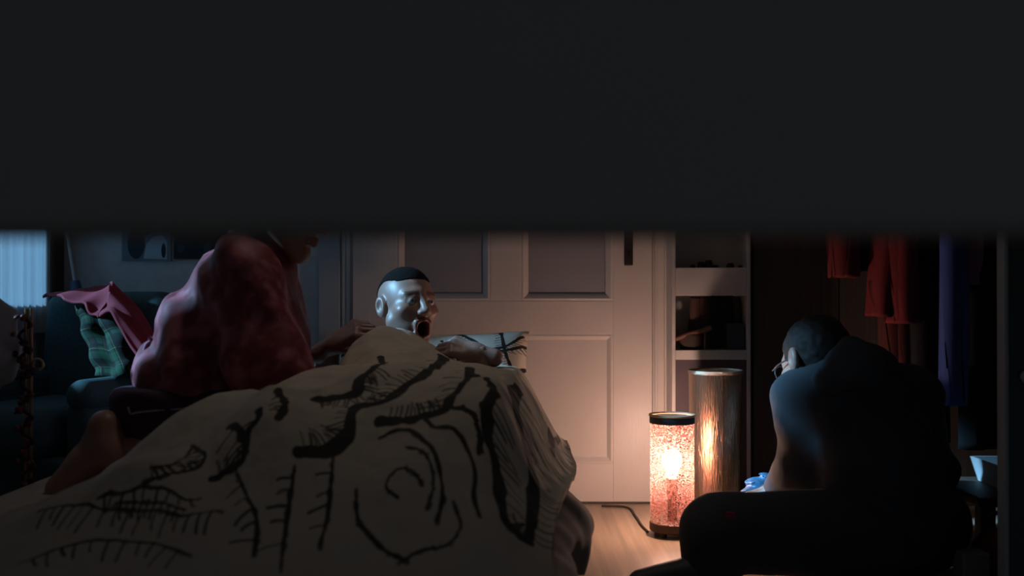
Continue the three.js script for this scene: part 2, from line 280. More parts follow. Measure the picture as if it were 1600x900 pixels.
// ---------------------------------------------------------------- narrow shelf unit with dark lower part
{
  const d = 3.44, X = (px) => P(px, 0, d).x, Y = (py) => P(0, py, d).y, zf = -d, zb = BZ;
  const g = group('shelf_unit', 'narrow white open shelf unit standing beside the door', 'shelf', [(X(1050) + X(1173)) / 2, 0, zf]);
  const cx = g.position.x, bx = (a, b, y0, y1, z0, z1, r) => box(a - cx, b - cx, y0, y1, z0 - zf, z1 - zf, r);
  const mPurple = mat([0.085, 0.065, 0.08], 0.6);
  const x0 = X(1050), x1 = X(1173), t = 0.012, top = 1.55;
  part('side_panel', bx(x0, x0 + t, 0, top, zb, zf, 0.002), mWhite, g); part('side_panel', bx(x1 - t, x1, 0, top, zb, zf, 0.002), mWhite, g);
  part('top_panel', bx(x0 + t, x1 - t, top - 0.02, top, zb, zf), mWhite, g);
  part('shelf_board', bx(x0 + t, x1 - t, Y(562), Y(547), zb, zf, 0.002), mWhite, g); part('shelf_board', bx(x0 + t, x1 - t, Y(425), Y(419), zb, zf - 0.004), mWhite, g); part('shelf_board', bx(x0 + t, x1 - t, 1.16, 1.18, zb, zf - 0.004), mWhite, g);
  part('front_band', bx(x0 + t, x1 - t, Y(462), Y(418), zf - 0.014, zf - 0.002, 0.002), mWhite, g);
  part('back_panel', bx(x0 + t, x1 - t, Y(562), top, zb + 0.001, zb + 0.006), mat([0.6, 0.56, 0.53], 0.7), g);
  part('lower_panel', bx(x0 + t, x1 - t, 0.1, Y(562), zf - 0.03, zf - 0.01, 0.002), mPurple, g, 'dark plum lower panel'); part('plinth', bx(x0 + t, x1 - t, 0, 0.1, zf - 0.05, zf - 0.03), mat([0.05, 0.04, 0.04], 0.8), g);
  // things on the shelves
  const yS = Y(547), mid = (px, dz = 0.06) => [X(px), -d - dz];
  const folded = (px0, px1, pyTop, dz, c, label) => { const a = X(px0), b = X(px1), h = Y(pyTop) - yS; const rows = [0, 0.35, 0.7, 1].map((v) => { const r = []; for (let i = 0; i <= 6; i++) r.push(V(a + (b - a) * i / 6 + 0.004 * Math.sin(v * 7 + i), yS + 0.004 + h * (1 - v), -d - dz + 0.008 * Math.sin(i * 1.9 + px0))); return r; }); solo('hanging_scarf', cloth(rows, 24, 20, 0.012, (u, v) => 0.004 * Math.sin(u * 30 + v * 3)), mat(c, 0.95), label, 'scarf', 'scarves inside the shelf unit'); };
  folded(1086, 1112, 466, 0.07, [0.09, 0.045, 0.04], 'dark brown folded cloth standing inside the white shelf unit');
  folded(1108, 1124, 470, 0.085, [0.07, 0.07, 0.075], 'dark grey cloth between two darker cloths inside the shelf unit');
  folded(1118, 1146, 464, 0.065, [0.02, 0.022, 0.026], 'black folded cloth inside the white shelf unit');
  folded(1148, 1160, 466, 0.09, [0.12, 0.07, 0.075], 'rosy narrow cloth at the end of the white shelf unit');
  const bk = box(-0.03, 0.028, 0, Y(505) - yS, -0.02, 0.02, 0.003).translate(X(1152), yS, -d - 0.035); solo('storage_box', bk, mat([0.04, 0.055, 0.065], 0.6), 'small slate blue box on the shelf under the rosy cloth', 'box');
  solo('wooden_hanger', tube([V(X(1056), Y(530), -d - 0.02), V(X(1080), Y(522), -d - 0.02), V(X(1100), Y(517), -d - 0.02), V(X(1113), Y(512), -d - 0.02)], 0.009, 20), mat([0.22, 0.11, 0.07], 0.5), 'brown wooden bar leaning across the shelf unit', 'bar');
  const k = group('dark_basket', 'low dark woven basket on the shelf under the wooden bar', 'basket', [X(1082), yS, -d - 0.03]);
  part('basket_body', lathe([[0.001, 0], [0.036, 0], [0.042, 0.05], [0.038, 0.05], [0.033, 0.006], [0.001, 0.006]], 20).scale(1, 1, 0.5), mat([0.045, 0.03, 0.025], 0.9), k);
  part('basket_post', rod(V(0.046, 0, 0.004), V(0.046, 0.058, 0.004), 0.003), mat([0.3, 0.2, 0.12], 0.5), k);
  const yU = Y(419);
  [[1085, 0.012, 0.010], [1098, 0.022, 0.013], [1110, 0.028, 0.014], [1120, 0.012, 0.012], [1144, 0.018, 0.013], [1160, 0.010, 0.008]].forEach(([px, h, r], i) => {
    const o = group('small_jar', 'small dark jar in the row on the upper shelf of the white unit', 'jar', [X(px), yU, -d - 0.03], 0, 'small dark jars on the upper shelf');
    part('jar_body', lathe([[0.001, 0], [r, 0], [r, h * 0.7], [r * 0.7, h * 0.8], [0.001, h * 0.8]], 16), mat([0.03, 0.022, 0.022], 0.5), o); part('lid', lathe([[0.001, h * 0.8], [r * 0.75, h * 0.8], [r * 0.75, h], [0.001, h]], 16), mat([0.06, 0.03, 0.03], 0.5), o);
  });
}
// ---------------------------------------------------------------- brown wardrobe, clothes rail and garments
{
  const g = group('wardrobe', 'dark brown wardrobe with plain flat doors behind the hooded person', 'wardrobe', [1.3, 0, BZ + 0.004]);
  const wood = dataTex(256, 512, (u, v) => { const n = 0.75 + 0.25 * fbm(u * 50, v * 4); return [n, n * 0.97, n * 0.94]; });
  const mW = mat([0.125, 0.098, 0.082], 0.7, { map: wood });
  const d = 3.5, X = (px) => P(px, 0, d).x - 1.3, edges = [1176, 1311, 1384, 1470, 1600];
  part('carcass', box(X(1176), RX - 1.3 - 0.01, 0, 2.2, 0.0, 0.08), mW, g);
  for (let i = 0; i < 4; i++) { const c = i === 1 ? mat([0.14, 0.118, 0.112], 0.7, { map: wood }) : mW; part('door', box(X(edges[i]) + 0.002, X(edges[i + 1]) - 0.002, 0.06, 2.16, 0.08, 0.1, 0.002), c, g); }

  const r = group('clothes_rail', 'dark metal rail carrying the hanging clothes', 'rail', [0, 0, 0]);
  const rz = -3.2, ry = 1.45, mR = mat([0.03, 0.03, 0.03], 0.4, { metalness: 0.7 });
  part('bar', rod(V(0.92, ry, rz), V(1.86, ry, rz), 0.012), mR, r); part('post', rod(V(1.86, 0, rz), V(1.86, ry + 0.02, rz), 0.014), mR, r); part('post', rod(V(0.92, ry + 0.02, rz), V(0.92, CY, rz), 0.008), mR, r, 'thin rod to the ceiling');
  part('base_bar', rod(V(1.86, 0.014, rz - 0.2), V(1.86, 0.014, rz + 0.2), 0.014), mR, r);
  // each garment: hanger + cloth whose outline is given in left/right edges from the top down
  const garment = (kind, label, c, dd, outl, extra = {}) => {
    const top = outl[0], cx = P((top[0] + top[1]) / 2, 0, dd).x, o = group(kind, label, 'garment', [cx, 0, -dd], 0, 'clothes on the rail');
    const L = outl.map(([a, b, py]) => { const A = P(a, py, dd), B = P(b, py, dd), n = []; for (let i = 0; i <= 4; i++) n.push(V(A.x + (B.x - A.x) * i / 4 - cx, A.y, 0.015 * Math.sin(i * 1.7 + cx * 9))); return n; });
    part('fabric', cloth(L, 28, 36, 0.03, (u, v) => 0.008 * Math.sin(u * 17 + 2 * v) + 0.004 * Math.sin(u * 41)), mat(c, 0.9, extra), o);
    const yt = L[0][0].y; part('hanger', tube([V(0, yt - 0.01, 0), V(0, ry - 0.05, 0), V(0.004, ry + 0.012, -dd < rz ? 0.0 : 0), V(0, ry + 0.02, rz + dd), V(0, ry + 0.006, rz + dd - 0.012)], 0.003, 24, 6), mR, o);
    return o;
  };
  garment('red_garment', 'short bright red cloth hanging nearest the shelf unit', [0.15, 0.016, 0.019], 3.2, [[1288, 1330, 130], [1292, 1330, 330], [1300, 1324, 434]]);
  garment('black_garment', 'black short top hanging between red clothes', [0.02, 0.02, 0.024], 3.24, [[1326, 1372, 130], [1326, 1372, 330], [1332, 1366, 424]]);
  garment('red_garment', 'narrow red scarf hanging beside the black top', [0.17, 0.016, 0.021], 3.18, [[1374, 1396, 130], [1374, 1392, 380], [1368, 1386, 495]]);
  garment('red_dress', 'dark red long dress with grey hem hanging on the rail', [0.085, 0.018, 0.018], 3.23, [[1384, 1432, 130], [1384, 1424, 470], [1388, 1432, 596]]);
  garment('grey_skirt', 'grey cloth hanging below the dark red dress', [0.06, 0.06, 0.075], 3.26, [[1390, 1426, 150], [1392, 1428, 560], [1400, 1446, 655]]);
  const rw = garment('red_garment', 'red top with a white stripe hanging before the dark dress', [0.17, 0.016, 0.021], 3.15, [[1398, 1424, 130], [1400, 1420, 400], [1402, 1421, 505]]);
  { const A = [[1412, 1418, 130], [1414, 1418, 400], [1413, 1419, 458]].map(([a, b, py]) => [0, 0.5, 1].map((t) => { const q = P(a + (b - a) * t, py, 3.15); return V(q.x - rw.position.x, q.y, 0.034); })); part('stripe', cloth(A, 4, 10, 0.003), mat([0.6, 0.55, 0.55], 0.8), rw, 'white stripe'); }
  garment('black_garment', 'long black coat hanging beside the dark red dress', [0.014, 0.014, 0.016], 3.2, [[1426, 1482, 130], [1426, 1480, 500], [1430, 1478, 690]]);
  const sq = garment('blue_dress', 'long deep blue shiny dress with pale sequins on the rail', [0.06, 0.12, 0.42], 3.08, [[1482, 1502, 130], [1482, 1499, 450], [1483, 1499, 632]], { sheen: 1 });
  for (let i = 0; i < 14; i++) { const q = P(1487 + 8 * rnd(), 392 + i * 10 + 4 * rnd(), 3.08); part('sequin', new THREE.SphereGeometry(i === 6 ? 0.011 : 0.005 + 0.003 * rnd(), 10, 8).scale(1, 1.3, 0.5).translate(q.x - sq.position.x, q.y, 0.026), mat(i < 10 ? [0.5, 0.6, 0.7] : [0.5, 0.45, 0.2], 0.25, { metalness: 0.4 }), sq); }
  garment('lilac_scarf', 'short lilac and pink scarf hanging beside the blue dress', [0.30, 0.16, 0.30], 3.1, [[1508, 1524, 130], [1508, 1522, 360], [1508, 1518, 444]]);
  garment('black_garment', 'long black garment hanging beside the lilac scarf', [0.012, 0.012, 0.013], 3.17, [[1504, 1572, 130], [1502, 1574, 500], [1500, 1576, 700]]);
}
// ---------------------------------------------------------------- door leaf at the right edge, bench, tray, floor things
{
  const d = 2.2, x0 = P(1569, 0, d).x, g = group('wardrobe_door', 'tall dark grey divider with its lit front edge coloured pale beside the clothes', 'door_leaf', [x0, 0, -d]);  // a wardrobe door leaf, cut by the right edge of the view
  const turn = 0.0, mD = mat([0.05, 0.056, 0.056], 0.55);
  part('leaf', box(0.004, RX - x0 - 0.002, 0.01, 2.2, -0.03, 0, 0.002), mD, g); part('painted_lit_edge', box(0, 0.008, 0.01, 2.2, -0.034, 0.003, 0.0015), mat([0.34, 0.38, 0.38], 0.5), g, 'edge strip coloured pale for the blue light on it');  // blue light on the front edge is put into the strip colour
  part('knob', new THREE.SphereGeometry(0.014, 16, 12).scale(1, 1, 0.7).translate(P(1600, 0, d).x - x0, P(0, 588, d).y, 0.01), mat([0.45, 0.48, 0.48], 0.4), g, 'pale round knob');
  const b = group('low_bench', 'low brown wooden bench beside the hanging clothes', 'bench', [1.45, 0, -2.86]);
  const mB = mat([0.10, 0.07, 0.05], 0.6);
  part('bench_top', box(-0.22, 0.4, 0.165, 0.19, -0.16, 0.16, 0.004), mB, b); for (const [x, z] of [[-0.19, 0.13], [-0.19, -0.13], [0.37, 0.13], [0.37, -0.13]]) part('leg', box(x - 0.02, x + 0.02, 0, 0.165, z - 0.02, z + 0.02, 0.003), mB, b);
  const t = group('white_tray', 'white open tray with sloping sides on the low bench', 'tray', [1.44, 0.19, -2.86]);
  const wall = (p) => { const q = new THREE.BufferGeometry(); return q; };
  const A = [[-0.095, 0], [0.11, 0], [0.125, 0.07], [-0.118, 0.07]], mT = mat([0.62, 0.66, 0.68], 0.5);
  const sh = new THREE.Shape(A.map(([x, y]) => new THREE.Vector2(x, y)));
  for (const z of [-0.1, 0.094]) part('side', new THREE.ExtrudeGeometry(sh, { depth: 0.006, bevelEnabled: false }).translate(0, 0, z), mT, t);
  part('bottom', box(-0.095, 0.11, 0, 0.005, -0.1, 0.1), mT, t);
  for (const [a, b2] of [[-0.095, -0.118], [0.11, 0.125]]) part('end', rodBox(a, b2), mT, t);
  function rodBox(xa, xb) { const s = new THREE.Shape([[xa, 0], [xa + 0.006, 0], [xb + 0.006, 0.07], [xb, 0.07]].map(([x, y]) => new THREE.Vector2(x, y))); return new THREE.ExtrudeGeometry(s, { depth: 0.2, bevelEnabled: false }).translate(0, 0, -0.1); }
  const q = P(1517, 880, 2.55);
  solo('white_box', box(-0.035, 0.035, 0, 0.09, -0.03, 0.03, 0.006).translate(q.x, 0, q.z), mat([0.32, 0.32, 0.30], 0.8), 'small pale box on the floor beside the hooded person', 'box');
  const q2 = P(1545, 880, 2.6), rb = group('red_bag', 'crumpled dark red bag on the floor before the bench', 'bag', [q2.x + 0.02, 0, q2.z]);
  part('bag_body', nets((p) => { const s = ell(p, 0, 0.06, 0, 0.06, 0.075, 0.05); return smax(s + 0.012 * (fbm(p[0] * 30, p[1] * 22, p[2] * 30) - 0.5) * 2, -p[1], 0.01); }, new THREE.Box3(V(-0.09, -0.02, -0.08), V(0.09, 0.16, 0.08)), 0.007), mat([0.16, 0.03, 0.025], 0.8), rb);
  part('strap', tube([V(-0.04, 0.11, 0), V(-0.02, 0.17, 0.01), V(0.02, 0.17, 0.01), V(0.04, 0.11, 0)], 0.006), mat([0.10, 0.04, 0.03], 0.8), rb);
}
// ---------------------------------------------------------------- armchair with throws, pole, valet stand
{
  const turn = -0.32, C = [P(150, 0, 3.12).x - 0.03, 0, -3.1], g = group('armchair', 'dark teal upholstered armchair with round arms beside the bed', 'armchair', C, turn);
  const tx = dataTex(256, 256, (u, v, x, y) => { const n = 0.82 + 0.18 * noise(x / 2, y / 2); return [n, n, n]; });
  const m = mat([0.06, 0.125, 0.135], 0.85, { map: tx, sheen: 0.6, sheenRoughness: 0.5, sheenColor: new THREE.Color().setRGB(0.1, 0.2, 0.22) });
  part('backrest', new RoundedBoxGeometry(0.47, 0.52, 0.13, 5, 0.055).rotateX(-0.1).translate(0, 0.475, -0.12), m, g);
  part('seat_cushion', new RoundedBoxGeometry(0.36, 0.14, 0.46, 5, 0.06).translate(-0.02, 0.345, 0.14), m, g);
  part('seat_base', new RoundedBoxGeometry(0.42, 0.2, 0.44, 3, 0.02).translate(0, 0.185, 0.1), m, g);
  for (const s of [-1, 1]) part('armrest', [new RoundedBoxGeometry(0.07, 0.34, 0.36, 3, 0.02).translate(s * 0.215, 0.26, 0.1), new THREE.CapsuleGeometry(0.045, 0.3, 6, 20).rotateX(Math.PI / 2).translate(s * 0.22, 0.45, 0.1)], m, g);
  for (const [x, z] of [[-0.17, -0.08], [0.17, -0.08], [-0.17, 0.28], [0.17, 0.28]]) part('leg', rod(V(x, 0, z), V(x * 0.95, 0.09, z * 0.97), 0.014, 0.02), mat([0.04, 0.025, 0.018], 0.5), g);

  const D = (px, py, d) => P(px, py, d);
  // plaid throw hanging down the front of the backrest
  const plaid = canvasTex(512, 512, (c, w, h) => { c.fillStyle = '#14221a'; c.fillRect(0, 0, w, h); for (let i = 0; i < 5; i++) { c.fillStyle = 'rgba(44,96,66,.5)'; c.fillRect(i * 108 + 14, 0, 34, h); c.fillRect(0, i * 108 + 20, w, 30); c.fillStyle = 'rgba(8,12,10,.7)'; c.fillRect(i * 108 + 66, 0, 16, h); c.fillRect(0, i * 108 + 74, w, 14); c.fillStyle = 'rgba(150,170,110,.5)'; c.fillRect(i * 108 + 58, 0, 3, h); c.fillRect(0, i * 108 + 62, w, 3); } });
  solo('plaid_throw', cloth([[D(116, 478, 3.06), D(150, 480, 3.05), D(196, 486, 3.05)], [D(120, 492, 3.03), D(152, 494, 3.02), D(206, 498, 3.02)], [D(130, 522, 3.01), D(168, 520, 2.98), D(226, 522, 2.99)], [D(146, 560, 2.97), D(186, 562, 2.92), D(240, 560, 2.95)], [D(158, 590, 2.93), D(196, 590, 2.88), D(236, 586, 2.9)]], 30, 40, 0.008, (u, v) => 0.010 * Math.sin(u * 14 + v * 4) + 0.006 * Math.sin(v * 23 + u * 5)), mat([1, 1, 1], 0.95, { map: plaid }), 'dark green plaid throw hanging over the armchair back', 'throw');
  const mRed = mat([0.26, 0.022, 0.04], 0.85, { sheen: 0.4, sheenColor: new THREE.Color().setRGB(0.4, 0.05, 0.08) });
  const red = group('red_blanket', 'plain red blanket thrown over the back of the teal armchair', 'blanket', [0, 0, 0]);
  part('folded_flap', cloth([[D(66, 463, 3.2), D(82, 458, 3.12), D(100, 466, 3.0)], [D(110, 454, 3.2), D(122, 455, 3.1), D(128, 472, 2.96)], [D(150, 449, 3.18), D(150, 456, 3.06), D(142, 486, 2.93)], [D(174, 440, 3.1), D(170, 460, 3.0), D(154, 497, 2.92)]], 24, 36, 0.007, (u, v) => 0.005 * Math.sin(u * 9 + v * 12)), mRed, red);
  part('hanging_end', cloth([[D(174, 439, 3.1), D(170, 460, 3.0), D(156, 496, 2.92)], [D(190, 458, 3.08), D(184, 474, 2.97), D(172, 486, 2.9)], [D(214, 482, 3.04), D(202, 496, 2.93), D(188, 508, 2.88)], [D(238, 516, 3.0), D(224, 526, 2.9), D(206, 538, 2.86)], [D(254, 548, 2.96), D(240, 556, 2.87), D(222, 562, 2.84)], [D(258, 574, 2.94), D(246, 578, 2.86), D(230, 580, 2.83)]], 24, 44, 0.007, (u, v) => 0.006 * Math.sin(u * 15 + v * 5)), mRed, red);
  // broom-like pole behind the chair
  const pl = group('leaning_pole', 'thin pale pole with a blue collar leaning on the wall behind the armchair', 'pole', [0, 0, 0]);
  const a = P(118, 445, 3.47), dir = P(108, 385, 3.49).sub(a).normalize(), foot = a.clone().addScaledVector(dir, -a.y / dir.y), topP = a.clone().addScaledVector(dir, 0.5);
  part('shaft', rod(foot, topP, 0.006), mat([0.35, 0.34, 0.32], 0.5), pl); part('collar', rod(a.clone().addScaledVector(dir, -0.02), a.clone().addScaledVector(dir, 0.012), 0.019, 0.016), mat([0.05, 0.07, 0.14], 0.6), pl, 'blue collar');
  // valet stand at the left edge
  const sx = P(44, 0, 2.5).x, st = group('valet_stand', 'slim brass stand with crossbar and hook beside the bed foot', 'stand', [sx, 0, -2.5]);
  const mBr = mat([0.34, 0.2, 0.1], 0.4, { metalness: 0.7 });
  const yT = P(0, 482, 2.5).y, yC = P(0, 559, 2.5).y;
  part('pole', rod(V(-0.004, 0, 0), V(-0.004, yT, 0), 0.005), mBr, st); part('pole', rod(V(0.008, 0, 0), V(0.008, yT, 0), 0.004), mBr, st); part('base', lathe([[0.001, 0], [0.11, 0], [0.11, 0.008], [0.02, 0.018], [0.001, 0.018]], 32), mBr, st);
  part('crossbar', rod(V(-0.2, yC, 0), V(0.0, yC, 0), 0.004), mBr, st); part('hook', tube([V(0.008, yC - 0.03, 0.004), V(0.02, yC - 0.005, 0.006), V(0.034, yC - 0.005, 0.006), V(0.04, yC - 0.02, 0.006), V(0.03, yC - 0.03, 0.006)], 0.0035), mat([0.55, 0.4, 0.22], 0.35, { metalness: 0.8 }), st);
  const gl = group('berry_garland', 'dark garland with red berries wound down the brass stand', 'garland', [sx, 0, -2.5]);
  const gpts = []; for (let i = 0; i <= 40; i++) gpts.push(V(0.013 * Math.sin(i * 1.3) - 0.004 + 0.012 * (i / 40), yT - 0.02 - i * 0.0118, 0.012 + 0.012 * Math.cos(i * 1.3)));
  part('vine', tube(gpts, 0.004, 160, 6), mat([0.03, 0.018, 0.014], 0.9), gl);
  const leafG = new THREE.SphereGeometry(0.011, 6, 5).scale(1, 0.45, 0.7), mL = [mat([0.035, 0.02, 0.016], 0.8), mat([0.10, 0.02, 0.02], 0.6), mat([0.2, 0.03, 0.025], 0.5)];
  for (let i = 0; i < 70; i++) { const p = gpts[Math.floor(rnd() * 41)], berry = rnd() < 0.3; const o = part(berry ? 'berry' : 'leaf', berry ? new THREE.SphereGeometry(0.006, 8, 6) : leafG, mL[berry ? 2 : i % 2], gl); o.position.set(p.x + 0.02 * (rnd() - 0.5), p.y + 0.012 * (rnd() - 0.5), p.z + 0.016 * rnd()); o.rotation.set(rnd() * 3, rnd() * 3, rnd() * 3); }
  const wc = nets((p) => { let s = ell(p, -0.085, yC + 0.045, 0, 0.068, 0.115, 0.06); s = smin(s, cone(p, -0.11, yC - 0.02, 0, -0.12, yC - 0.13, 0, 0.05, 0.04), 0.03); return s + 0.008 * Math.sin(p[0] * 60 + p[1] * 25) + 0.004 * Math.sin(p[1] * 70 - p[0] * 30); }, new THREE.Box3(V(-0.2, yC - 0.2, -0.09), V(0.02, yC + 0.2, 0.09)), 0.007);
  solo('white_cloth', wc.translate(sx, 0, -2.5), mat([0.36, 0.35, 0.33], 0.95), 'bundled off white cloth hung over the crossbar of the brass stand', 'cloth');
}

// ---------------------------------------------------------------- bed
const BED = { x0: -1.0, x1: 0.10, z0: -3.42, z1: -1.36, top: 0.25 };
{
  const g = group('bed', 'low bed with a pale wooden frame and grey sheet in front of the door', 'bed', [(BED.x0 + BED.x1) / 2, 0, (BED.z0 + BED.z1) / 2]);
  const cx = g.position.x, cz = g.position.z, w = (BED.x1 - BED.x0) / 2, l = (BED.z1 - BED.z0) / 2, mF = mat([0.42, 0.28, 0.2], 0.5);
  part('bed_frame', [box(-w, -w + 0.03, 0.07, 0.14, -l, l, 0.003), box(w - 0.03, w, 0.07, 0.14, -l, l, 0.003), box(-w, w, 0.07, 0.14, -l, -l + 0.03, 0.003), box(-w, w, 0.07, 0.14, l - 0.03, l, 0.003), box(-w + 0.03, w - 0.03, 0.07, 0.085, -l, l)], mF, g);
  for (const x of [-1, 1]) for (const z of [-0.96, 0.38, 0.96]) part('leg', rod(V(x * (w - 0.02) + (x > 0 ? 0.012 : 0), 0, z * l), V(x * (w - 0.02), 0.13, z * l), 0.014, 0.014, 12), mF, g);
  part('mattress', new RoundedBoxGeometry(2 * w - 0.02, BED.top - 0.085, 2 * l - 0.02, 4, 0.05).translate(0, (BED.top + 0.085) / 2, 0), mat([0.4, 0.38, 0.36], 0.95), g);
  // loose grey sheet bulging over the side
  const rows = []; for (let j = 0; j <= 14; j++) { const z = -0.75 + j * 0.135, b = Math.exp(-(((z - 0.0) / 0.22) ** 2)), k = sstep(0.12, 0.3, z); rows.push([V(w - 0.3, BED.top + 0.012, z), V(w - 0.06, BED.top + 0.022 + 0.03 * b, z), V(w + 0.012 + 0.05 * b, BED.top - 0.03 + 0.01 * b, z), V(w + 0.022 + 0.062 * b - 0.02 * k, 0.18 + 0.035 * k, z), V(w + 0.012 + 0.045 * b + 0.008 * Math.sin(j * 2.3) - 0.03 * k, 0.11 + 0.012 * Math.sin(j * 1.7) + 0.09 * k, z)]); }
  part('sheet', cloth(rows, 30, 70, 0.006, (u, v) => 0.006 * Math.sin(v * 46 + u * 9) * u + 0.004 * Math.sin(v * 90 - u * 6) * u), mat([0.20, 0.18, 0.165], 0.95), g, 'loose grey sheet');
}
// print shared by duvet and pillow: black flowing bands with fine cross ticks on cream cloth
const stripes = (c, lines, sx, sy, wobble) => {
  for (const [w, pts, tick] of lines) {
    const cv = new THREE.CatmullRomCurve3(pts.map(([a, b]) => V(a * sx, b * sy, 0))), N = Math.max(12, Math.round(cv.getLength() / 8));
    let old = null;
    for (let i = 0; i <= N; i++) { const t = i / N, p = cv.getPoint(t), r = w * (0.7 + 0.6 * noise(t * 14 + pts[0][0] * 31, w)); c.globalAlpha = w < 7 ? 0.5 : 0.9; c.beginPath(); c.arc(p.x + wobble * (noise(t * 20, 3 + w) - 0.5), p.y + wobble * (noise(t * 20, 8 + w) - 0.5), r, 0, 7); c.fill();
      if (old) { c.lineWidth = 2 * r; c.beginPath(); c.moveTo(old.x, old.y); c.lineTo(p.x, p.y); c.stroke(); }
      old = p;
    }
    if (tick) { const n = Math.round(cv.getLength() / tick[1]); for (let i = 1; i < n; i++) { const t = i / n, p = cv.getPoint(t), q = cv.getTangent(t), L = tick[0] * (0.6 + 0.6 * hash3(i, w | 0, 5)), a = (hash3(i, 2, w | 0) - 0.5) * 0.35; const nx = -q.y + a * q.x, ny = q.x + a * q.y; c.lineWidth = 5 + 5 * hash3(i, 9, 1); c.globalAlpha = 0.4 + 0.35 * hash3(i, 1, 1); c.beginPath(); c.moveTo(p.x, p.y); c.quadraticCurveTo(p.x + nx * L * 0.6, p.y + ny * L * 0.6, p.x + nx * L + q.x * 10, p.y + ny * L + q.y * 10); c.stroke(); } }
  }
  c.globalAlpha = 1;
};
// the print's lines: [half width, [[across, along] ...], [tick length, tick spacing]] in parts of the cloth
const DUVET_LINES = [
  [15, [[0.633, 0.212], [0.687, 0.52], [0.674, 0.542], [0.674, 0.574], [0.641, 0.588], [0.62, 0.601]], [-62, 30]],
  [19, [[0.745, 0.107], [0.763, 0.401], [0.764, 0.52], [0.748, 0.553], [0.739, 0.596], [0.715, 0.62], [0.69, 0.612], [0.687, 0.639], [0.694, 0.672], [0.686, 0.691], [0.666, 0.712], [0.634, 0.726]], [72, 34]],
  [2, [[0.745, 0.107], [0.763, 0.401], [0.764, 0.52], [0.748, 0.553], [0.739, 0.596], [0.715, 0.62], [0.69, 0.612]]],
  [14, [[0.817, 0.388], [0.842, 0.545], [0.834, 0.618], [0.827, 0.642], [0.8, 0.65], [0.769, 0.653], [0.735, 0.65]], [72, 30]],
  [16, [[0.893, 0.58], [0.889, 0.618], [0.891, 0.642], [0.898, 0.669], [0.908, 0.682], [0.917, 0.701], [0.925, 0.745], [0.936, 0.782], [0.95, 0.785], [0.966, 0.78]], [-80, 30]],
  [15, [[0.966, 0.78], [0.967, 0.728], [0.964, 0.65], [0.959, 0.612], [0.947, 0.58], [0.934, 0.569], [0.921, 0.536], [0.91, 0.499], [0.905, 0.423]], [75, 30]],
  [11, [[0.893, 0.58], [0.881, 0.553], [0.842, 0.472]]],
  [7, [[0.838, 0.639], [0.861, 0.642], [0.881, 0.664], [0.889, 0.68], [0.889, 0.704]]],
  [6.5, [[0.801, 0.655], [0.823, 0.674], [0.849, 0.682], [0.866, 0.696], [0.88, 0.715], [0.889, 0.739], [0.89, 0.772], [0.899, 0.801]]],
  [6, [[0.74, 0.68], [0.756, 0.672], [0.782, 0.672], [0.809, 0.696], [0.833, 0.731], [0.843, 0.755], [0.848, 0.785], [0.843, 0.815]]],
  [5, [[0.818, 0.772], [0.808, 0.758], [0.784, 0.745], [0.77, 0.755], [0.771, 0.777], [0.788, 0.791]]],
  [5, [[0.784, 0.701], [0.809, 0.718], [0.826, 0.742], [0.834, 0.769], [0.829, 0.801]]],
  [10, [[0.564, 0.607], [0.59, 0.65], [0.592, 0.677]], [40, 30]],
  [9, [[0.558, 0.664], [0.561, 0.682], [0.551, 0.693], [0.555, 0.712], [0.556, 0.723]], [40, 30]],
  [10, [[0.945, 0.088], [0.966, 0.088], [0.974, 0.088], [0.954, 0.342], [0.965, 0.423]], [-40, 26]],
  [6, [[0.635, 0.745], [0.639, 0.772], [0.642, 0.807], [0.655, 0.885]], [60, 50]],
  [6, [[0.681, 0.712], [0.69, 0.758], [0.694, 0.788], [0.696, 0.85]], [60, 60]],
  [6, [[0.551, 0.739], [0.584, 0.788], [0.606, 0.82], [0.614, 0.858]], [60, 50]],
  [5, [[0.799, 0.872], [0.827, 0.855], [0.857, 0.85], [0.875, 0.823], [0.864, 0.785]]],
  [6, [[0.727, 0.769], [0.74, 0.815], [0.772, 0.847], [0.81, 0.869]]],
  [6, [[0.452, 0.655], [0.488, 0.693], [0.489, 0.712], [0.471, 0.726], [0.449, 0.747], [0.428, 0.755]], [45, 26]],
  [5, [[0.369, 0.766], [0.385, 0.764], [0.411, 0.766], [0.432, 0.761], [0.466, 0.766], [0.492, 0.772], [0.511, 0.766]], [45, 30]],
  [8, [[0.506, 0.653], [0.54, 0.691], [0.554, 0.712], [0.554, 0.728], [0.533, 0.731], [0.517, 0.736]], [55, 30]],
  [4, [[0.274, 0.745], [0.323, 0.753], [0.383, 0.782], [0.449, 0.793], [0.505, 0.804], [0.559, 0.812]], [60, 36]],
  [3, [[0.307, 0.847], [0.37, 0.826], [0.459, 0.836], [0.538, 0.869]], [50, 40]],
  [4, [[0.399, 0.78], [0.43, 0.78], [0.463, 0.785], [0.501, 0.793]], [40, 22]],
  [4, [[0.429, 0.739], [0.449, 0.728], [0.458, 0.691], [0.455, 0.661]], [36, 22]],
];
